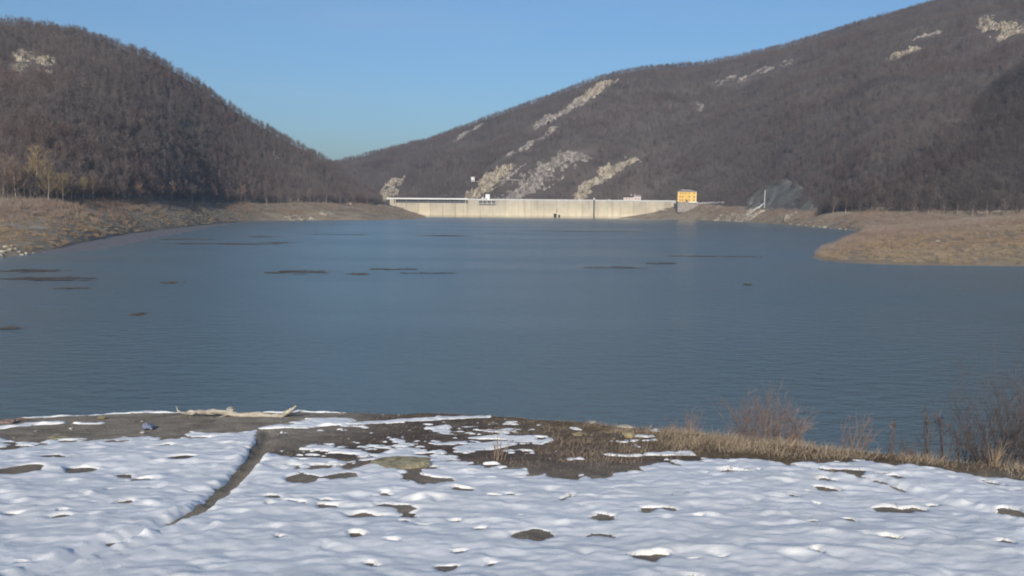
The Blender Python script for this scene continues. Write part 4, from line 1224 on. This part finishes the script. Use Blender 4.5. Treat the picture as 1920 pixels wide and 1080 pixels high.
link('plastic_scrap', mesh_np('plastic_scrap', np.stack([u * .075, v * .16, wz + .02], -1).reshape(-1, 3), grid_faces(14, 14), mats=[m_blue], smooth=False),
     label='crumpled faded blue plastic scrap on the mud left of the driftwood', cat='litter', loc=(c[0], c[1], gz(*c)), rz=.4)

# ------------------------------------------------------------------ floating debris
m_debris = Mat('sodden_debris', .9, .2)
m_debris.color(m_debris.ramp(m_debris.noise(1.3, 7, rough=.7), [(.3, (.04, .038, .038)), (.6, (.075, .069, .065)), (.8, (.15, .135, .12))])); m_debris.bump(m_debris.noise(3, 6), .8, .2); m_debris = m_debris.m
def debris(px, py, wpx, hpx, label, seed, pile=.25):
    R = np.random.default_rng(seed)
    c = at_z(px, py); n0, n1 = at_z(px, py - hpx / 2), at_z(px, py + hpx / 2)
    hx, hy = wpx / 2 / FPX * c[1], (n0[1] - n1[1]) / 2
    hy = max(hy, .8)
    nc, nr = int(np.clip(hx / .22, 24, 90)), int(np.clip(hy / .3, 10, 40))
    U, Vv = np.meshgrid(np.linspace(-1, 1, nc), np.linspace(-1, 1, nr))
    x, y = U * hx, Vv * hy
    n = fbm((x + c[0]) / (2.2 + hx * .16), (y + c[1]) / (1.0 + hy * .10), 5, seed, .65)
    cov_ = 0.30 - (U ** 2 + Vv ** 2) * .55 + 1.35 * n
    z = np.clip(cov_, -.3, .6) * pile * .6 + .05 * fbm(x / .5, y / .5, 3, seed + 2)
    V = np.stack([x, y, z], -1).reshape(-1, 3)
    Q = grid_faces(nr, nc); Q = Q[(z.ravel()[Q] > -.03).any(1)]
    ns_ = int(min(40 + hx * hy * 2, 320))
    kk = np.nonzero(V[:, 2] > 0)[0]; k = kk[R.integers(0, len(kk), ns_)] if len(kk) else R.integers(0, len(V), ns_)
    p = V[k] + np.array([0, 0, .03]); an = R.normal(0, .5, ns_)
    L = R.uniform(.3, 1.3, ns_); d = np.stack([np.cos(an), np.sin(an), R.normal(0, .12, ns_)], -1)
    w = np.stack([-np.sin(an), np.cos(an), an * 0], -1) * .03
    up = np.array([0, 0, .07])
    SV = np.stack([p - w, p + w, p + d * L[:, None] + up * .5, p + up], 1).reshape(-1, 3)
    ii = np.arange(ns_)[:, None] * 4 + len(V)
    T = np.concatenate([ii + [0, 1, 2], ii + [0, 2, 3], ii + [1, 3, 2]])
    link('floating_debris', mesh_np('floating_debris', np.concatenate([V, SV]), Q, T, [m_debris]), label=label, cat='debris', group='mats of driftwood floating on the lake', kind='thing', loc=(c[0], c[1], 0))
DEB = [(560, 511, 130, 9, 'largest brown mat of floating debris left of the lake centre', .4), (668, 514, 60, 5, 'small brown debris mat just right of the largest one', .25),
       (60, 508, 130, 8, 'long brown debris mat at the left edge, upper of two', .25), (95, 523, 200, 9, 'long brown debris mat at the left edge, lower of two', .3),
       (400, 457, 250, 5, 'long dark debris band off the far left shore', .25), (520, 455, 70, 3, 'dark tail of the long debris band off the left shore', .15), (490, 444, 60, 3, 'thin dark debris streak nearest the far left shore', .15),
       (350, 449, 130, 3, 'thin brown debris streak along the left shore', .2), (830, 442, 110, 3, 'dark debris streak in front of the spillway', .15), (640, 440, 130, 1.5, 'faint debris line in mid lake left of the spillway streak', .1),
 
       (255, 590, 22, 4, 'lone small debris clump nearest the snowy bank', .12), (320, 530, 40, 4, 'debris clump right of the lower left mat', .15), 
 (130, 541, 60, 2.5, 'faint debris streak below the left mats', .1), (735, 505, 90, 3, 'dark debris trail leading right from the largest mat', .12),
       (800, 512, 110, 3, 'dark middle stretch of the debris trail', .12), 
 (1150, 502, 130, 3.5, 'thin dark debris line right of mid lake', .12), (1240, 494, 60, 4, 'debris clump joining the two lines at right', .12),
       (1340, 481, 180, 2.5, 'long thin dark debris line reaching toward the grassy point', .12), 
       (1400, 534, 14, 3, 'single debris speck in the right half of the lake', .12), (1090, 434, 230, 1.5, 'faint debris line far out before the dam', .1), (20, 616, 40, 3, 'small debris streak at the left edge of the near water', .1)]
for i, (px, py, w, h, lab, pile) in enumerate(DEB):
    debris(px, py, w, h * .75, lab, 900 + i, pile)

# ------------------------------------------------------------------ shrubs, weeds and grass of the near bank
def shrub_mesh(seed, n, h, w, r, m, branch=6, droop=.25):
    R = np.random.default_rng(seed)
    V, F = [], []
    for i in range(n):
        an = R.uniform(0, 6.28); sp = abs(R.normal(0, .5)) * w / h
        d = np.array([math.cos(an) * sp, math.sin(an) * sp, 1.0]); d /= np.linalg.norm(d)
        L = h * R.uniform(.55, 1.08)
        p = np.array([R.normal(0, .1) * w, R.normal(0, .1) * w, -.03])
        pts = [p]
        for k in range(5):
            d = d + R.normal(0, .10, 3); d /= np.linalg.norm(d)
            pts.append(pts[-1] + d * L / 5)
        rr_ = [r * (1 - .16 * k) for k in range(6)]
        for k in range(5): tube3(V, F, pts[k], pts[k + 1], rr_[k], rr_[k + 1])
        for b in range(branch):
            g = R.uniform(1, 4.9); k = int(g); q = pts[k] + (pts[k + 1] - pts[k]) * (g - k)
            bd = d + R.normal(0, .45, 3); bd /= np.linalg.norm(bd)
            bl = L * R.uniform(.1, .32)
            q2 = q + bd * bl; tube3(V, F, q, q2, r * .45, r * .22)
            for c_ in range(2):
                cd = bd + R.normal(0, .45, 3); cd /= np.linalg.norm(cd)
                q3 = q + bd * bl * R.uniform(.3, 1)
                tube3(V, F, q3, q3 + cd * bl * .5, r * .28, r * .12)
    return mesh_np('stems', np.array(V), None, np.array(F), [m])
m_redstem = plain('reddish_stems', (.24, .165, .13), .85, .2, 6)
m_greystem = plain('dark_grey_stems', (.115, .095, .088), .9, .2, 6)
m_palestem = plain('pale_dry_stems', (.37, .28, .19), .85, .2, 6)
def shrub(nm, px, py, hpx, wpx, n, r, m, label, seed, cat='shrub', back=0.0, branch=6, heads=0):
    c = G(px, py); c = c + np.array([0, back])
    c[0] *= (1 + back / (c[1] - back))
    k = c[1] / FPX
    z = gz(*c)
    h = hpx * k + max(0, (CZ - EYE - SLOPE * c[1]) - z)
    o = link(nm, None, label=label, cat=cat, group='bare bushes and weeds on the lip of the bank', loc=(c[0], c[1], z))
    link('stems', shrub_mesh(seed, n, h, wpx * k, r, m, branch), o)
    if heads:
        R = np.random.default_rng(seed + 1); mb = MB()
        for i in range(heads):
            x, y, zz = R.normal(0, .22) * wpx * k, R.normal(0, .2) * wpx * k, h * R.uniform(.72, 1.05)
            mb.tube([(x * .3, y * .3, 0), (x, y, zz - .02)], [.006, .004], 3)
            for q in range(9):
                t_ = R.normal(0, .028, 3); zq = zz + R.uniform(-.09, .03)
                mb.tube([(x, y, zq), (x + t_[0], y + t_[1], zq + .02 + abs(t_[2]))], [.006, .003], 3)
        mb.part('seed_heads', m, o)
shrub('bush', 1440, 822, 92, 150, 70, .0042, m_redstem, 'twiggy reddish bush, largest in the middle right of the bank', 1001)
shrub('bush', 1395, 815, 80, 60, 20, .006, m_redstem, 'reddish twigs at the left flank of the large twiggy bush', 1002)
shrub('bush', 1490, 825, 85, 70, 20, .0055, m_redstem, 'thin reddish twigs at the right flank of the large twiggy bush', 1003)
shrub('bush', 1290, 803, 40, 70, 22, .0045, m_redstem, 'low sparse twigs left of the twiggy bush', 1004)
shrub('bush', 1605, 842, 72, 70, 18, .005, m_redstem, 'slight twiggy bush between the reddish bush and the dark weeds', 1005)
shrub('weed', 1672, 846, 56, 30, 7, .006, m_greystem, 'dark dry weed with seed heads beside the white stone', 1006, 'weed', heads=3, branch=3)
shrub('weed', 1738, 852, 92, 36, 8, .006, m_greystem, 'tall dark weed with seed heads, left of the big dark bush', 1007, 'weed', heads=4, branch=3)
shrub('weed', 1775, 856, 80, 46, 10, .006, m_greystem, 'dark weed close against the left side of the big dark bush', 1008, 'weed', heads=3, branch=4)
shrub('bush', 1815, 862, 120, 140, 44, .004, m_greystem, 'dark grey bare bush standing left of the tallest one', 1009, back=.5)
shrub('bush', 1880, 868, 185, 150, 52, .0048, m_greystem, 'tallest dark grey bare bush at the right edge', 1010, back=.6, branch=8)
shrub('bush', 1935, 872, 170, 120, 40, .0048, m_greystem, 'dark bare bush cut by the right picture edge', 1011, back=.6, branch=8)
shrub('bush', 1850, 872, 48, 120, 46, .0045, m_greystem, 'dense low dark twigs under the tallest bush', 1012, back=.4)
shrub('weed', 935, 866, 72, 60, 9, .006, m_palestem, 'pale forked weed stalks at mid bank', 1013, 'weed', branch=3)
shrub('weed', 1865, 868, 52, 34, 26, .004, m_palestem, 'bright straw-coloured grass clump at the right edge of the snow', 1014, 'weed', branch=1)
shrub('weed', 1850, 862, 30, 60, 20, .004, m_palestem, 'small straw clump left of the bright one', 1015, 'weed', branch=1)
shrub('bush', 1700, 852, 34, 90, 26, .005, m_greystem, 'low dark twigs behind the white stone', 1016, back=.3)

m_grass = Mat('dry_grass', .9, .1)
m_grass.color(m_grass.attr('tint')); m_grass = m_grass.m
def grass():
    R = np.random.default_rng(77)
    n = 340000
    x = R.uniform(-7, 8.5, n); y = R.uniform(4.2, 16.4, n)
    ye_ = np.interp(x, EX, EY); yb = np.interp(x, _l[:, 0], _l[:, 1])
    n1 = fbm(x / .5, y / .5, 4, 140)
    dens = np.interp(x, [-7, -3.6, -2.6, -.5, 1.0, 2.5, 9], [.01, .012, .10, .20, .55, 1, 1]) * sstep(-.15, .45, y - yb) * sstep(1.4, .4, y - ye_)
    dens = dens * np.clip(.55 + 1.1 * n1, .05, 1.2)
    _, cv = snow_depth(x, y)
    dens = np.where(cv > .1, dens * .12, dens) + (y < yb + .3) * (.02 * np.clip(n1 * 3, 0, 1) + .40 * np.exp(-((cv - .02) / .15) ** 2))
    ok = R.random(n) < dens
    x, y, n1 = x[ok], y[ok], n1[ok]; m = len(x)
    z = bank(x, y)
    d = R.normal(0, .45, (m, 3)); d[:, 2] = 1; d[:, 0] += .15; d /= np.linalg.norm(d, axis=1)[:, None]
    right = sstep(-.5, 3, x)
    L = ((R.uniform(.02, .07, m) + right * R.uniform(0, 1, m) ** 2 * .13 * (1 + .8 * n1)) * (1 - .4 * (y < np.interp(x, _l[:, 0], _l[:, 1]))))[:, None]
    w = R.uniform(.0014, .0032, (m, 1))
    b = np.stack([x, y, z - .01], -1)
    a = np.cross(d, R.normal(0, 1, (m, 3))); a /= np.linalg.norm(a, axis=1)[:, None]
    mid = b + d * L * .55; tip = b + d * L + R.normal(0, .3, (m, 3)) * L * .5 + np.array([.1, 0, -.12]) * L
    V = np.stack([b - a * w, b + a * w, mid + a * w * .7, mid - a * w * .7, tip], 1).reshape(-1, 3)
    i = np.arange(m)[:, None] * 5
    T = np.concatenate([i + [0, 1, 2], i + [0, 2, 3], i + [3, 2, 4]])
    straw = np.array([.35, .285, .20]); brown = np.array([.17, .135, .11]); red = np.array([.24, .165, .12])
    k = np.clip(right * .6 + R.normal(0, .28, m) + .6 * n1, 0, 1)[:, None]
    col = brown * (1 - k) + straw * k
    rm = (R.random(m) < .25)[:, None]
    col = np.where(rm, col * .4 + red * .6, col) * R.uniform(.75, 1.3, (m, 1))
    C = np.repeat(np.concatenate([col, np.ones((m, 1))], 1), 5, 0)
    link('grass', mesh_np('grass', V, None, T, [m_grass], attrs={'tint': ('FLOAT_COLOR', C)}), kind='stuff', label='dry straw and brown grass along the lip of the near bank', cat='grass')
grass()

# ------------------------------------------------------------------ the air
def haze():
    mb = MB().box((0, 900, 215), (5400, 2300, 560))
    me = mb.mesh('haze', bpy.data.materials.new('haze_air'))
    m = me.materials[0]; m.use_nodes = True
    nt = m.node_tree
    for n in list(nt.nodes):
        if n.type == 'BSDF_PRINCIPLED': nt.nodes.remove(n)
    out = [n for n in nt.nodes if n.type == 'OUTPUT_MATERIAL'][0]
    v = nt.nodes.new('ShaderNodeVolumePrincipled')
    v.inputs['Color'].default_value = (0.62, 0.80, 1.0, 1)
    v.inputs['Density'].default_value = HAZE
    v.inputs['Anisotropy'].default_value = 0.0
    nt.links.new(v.outputs[0], out.inputs['Volume'])
    link('haze', me, kind='stuff', label='thin bluish winter haze over the valley')
HAZE = 0.0001
haze()
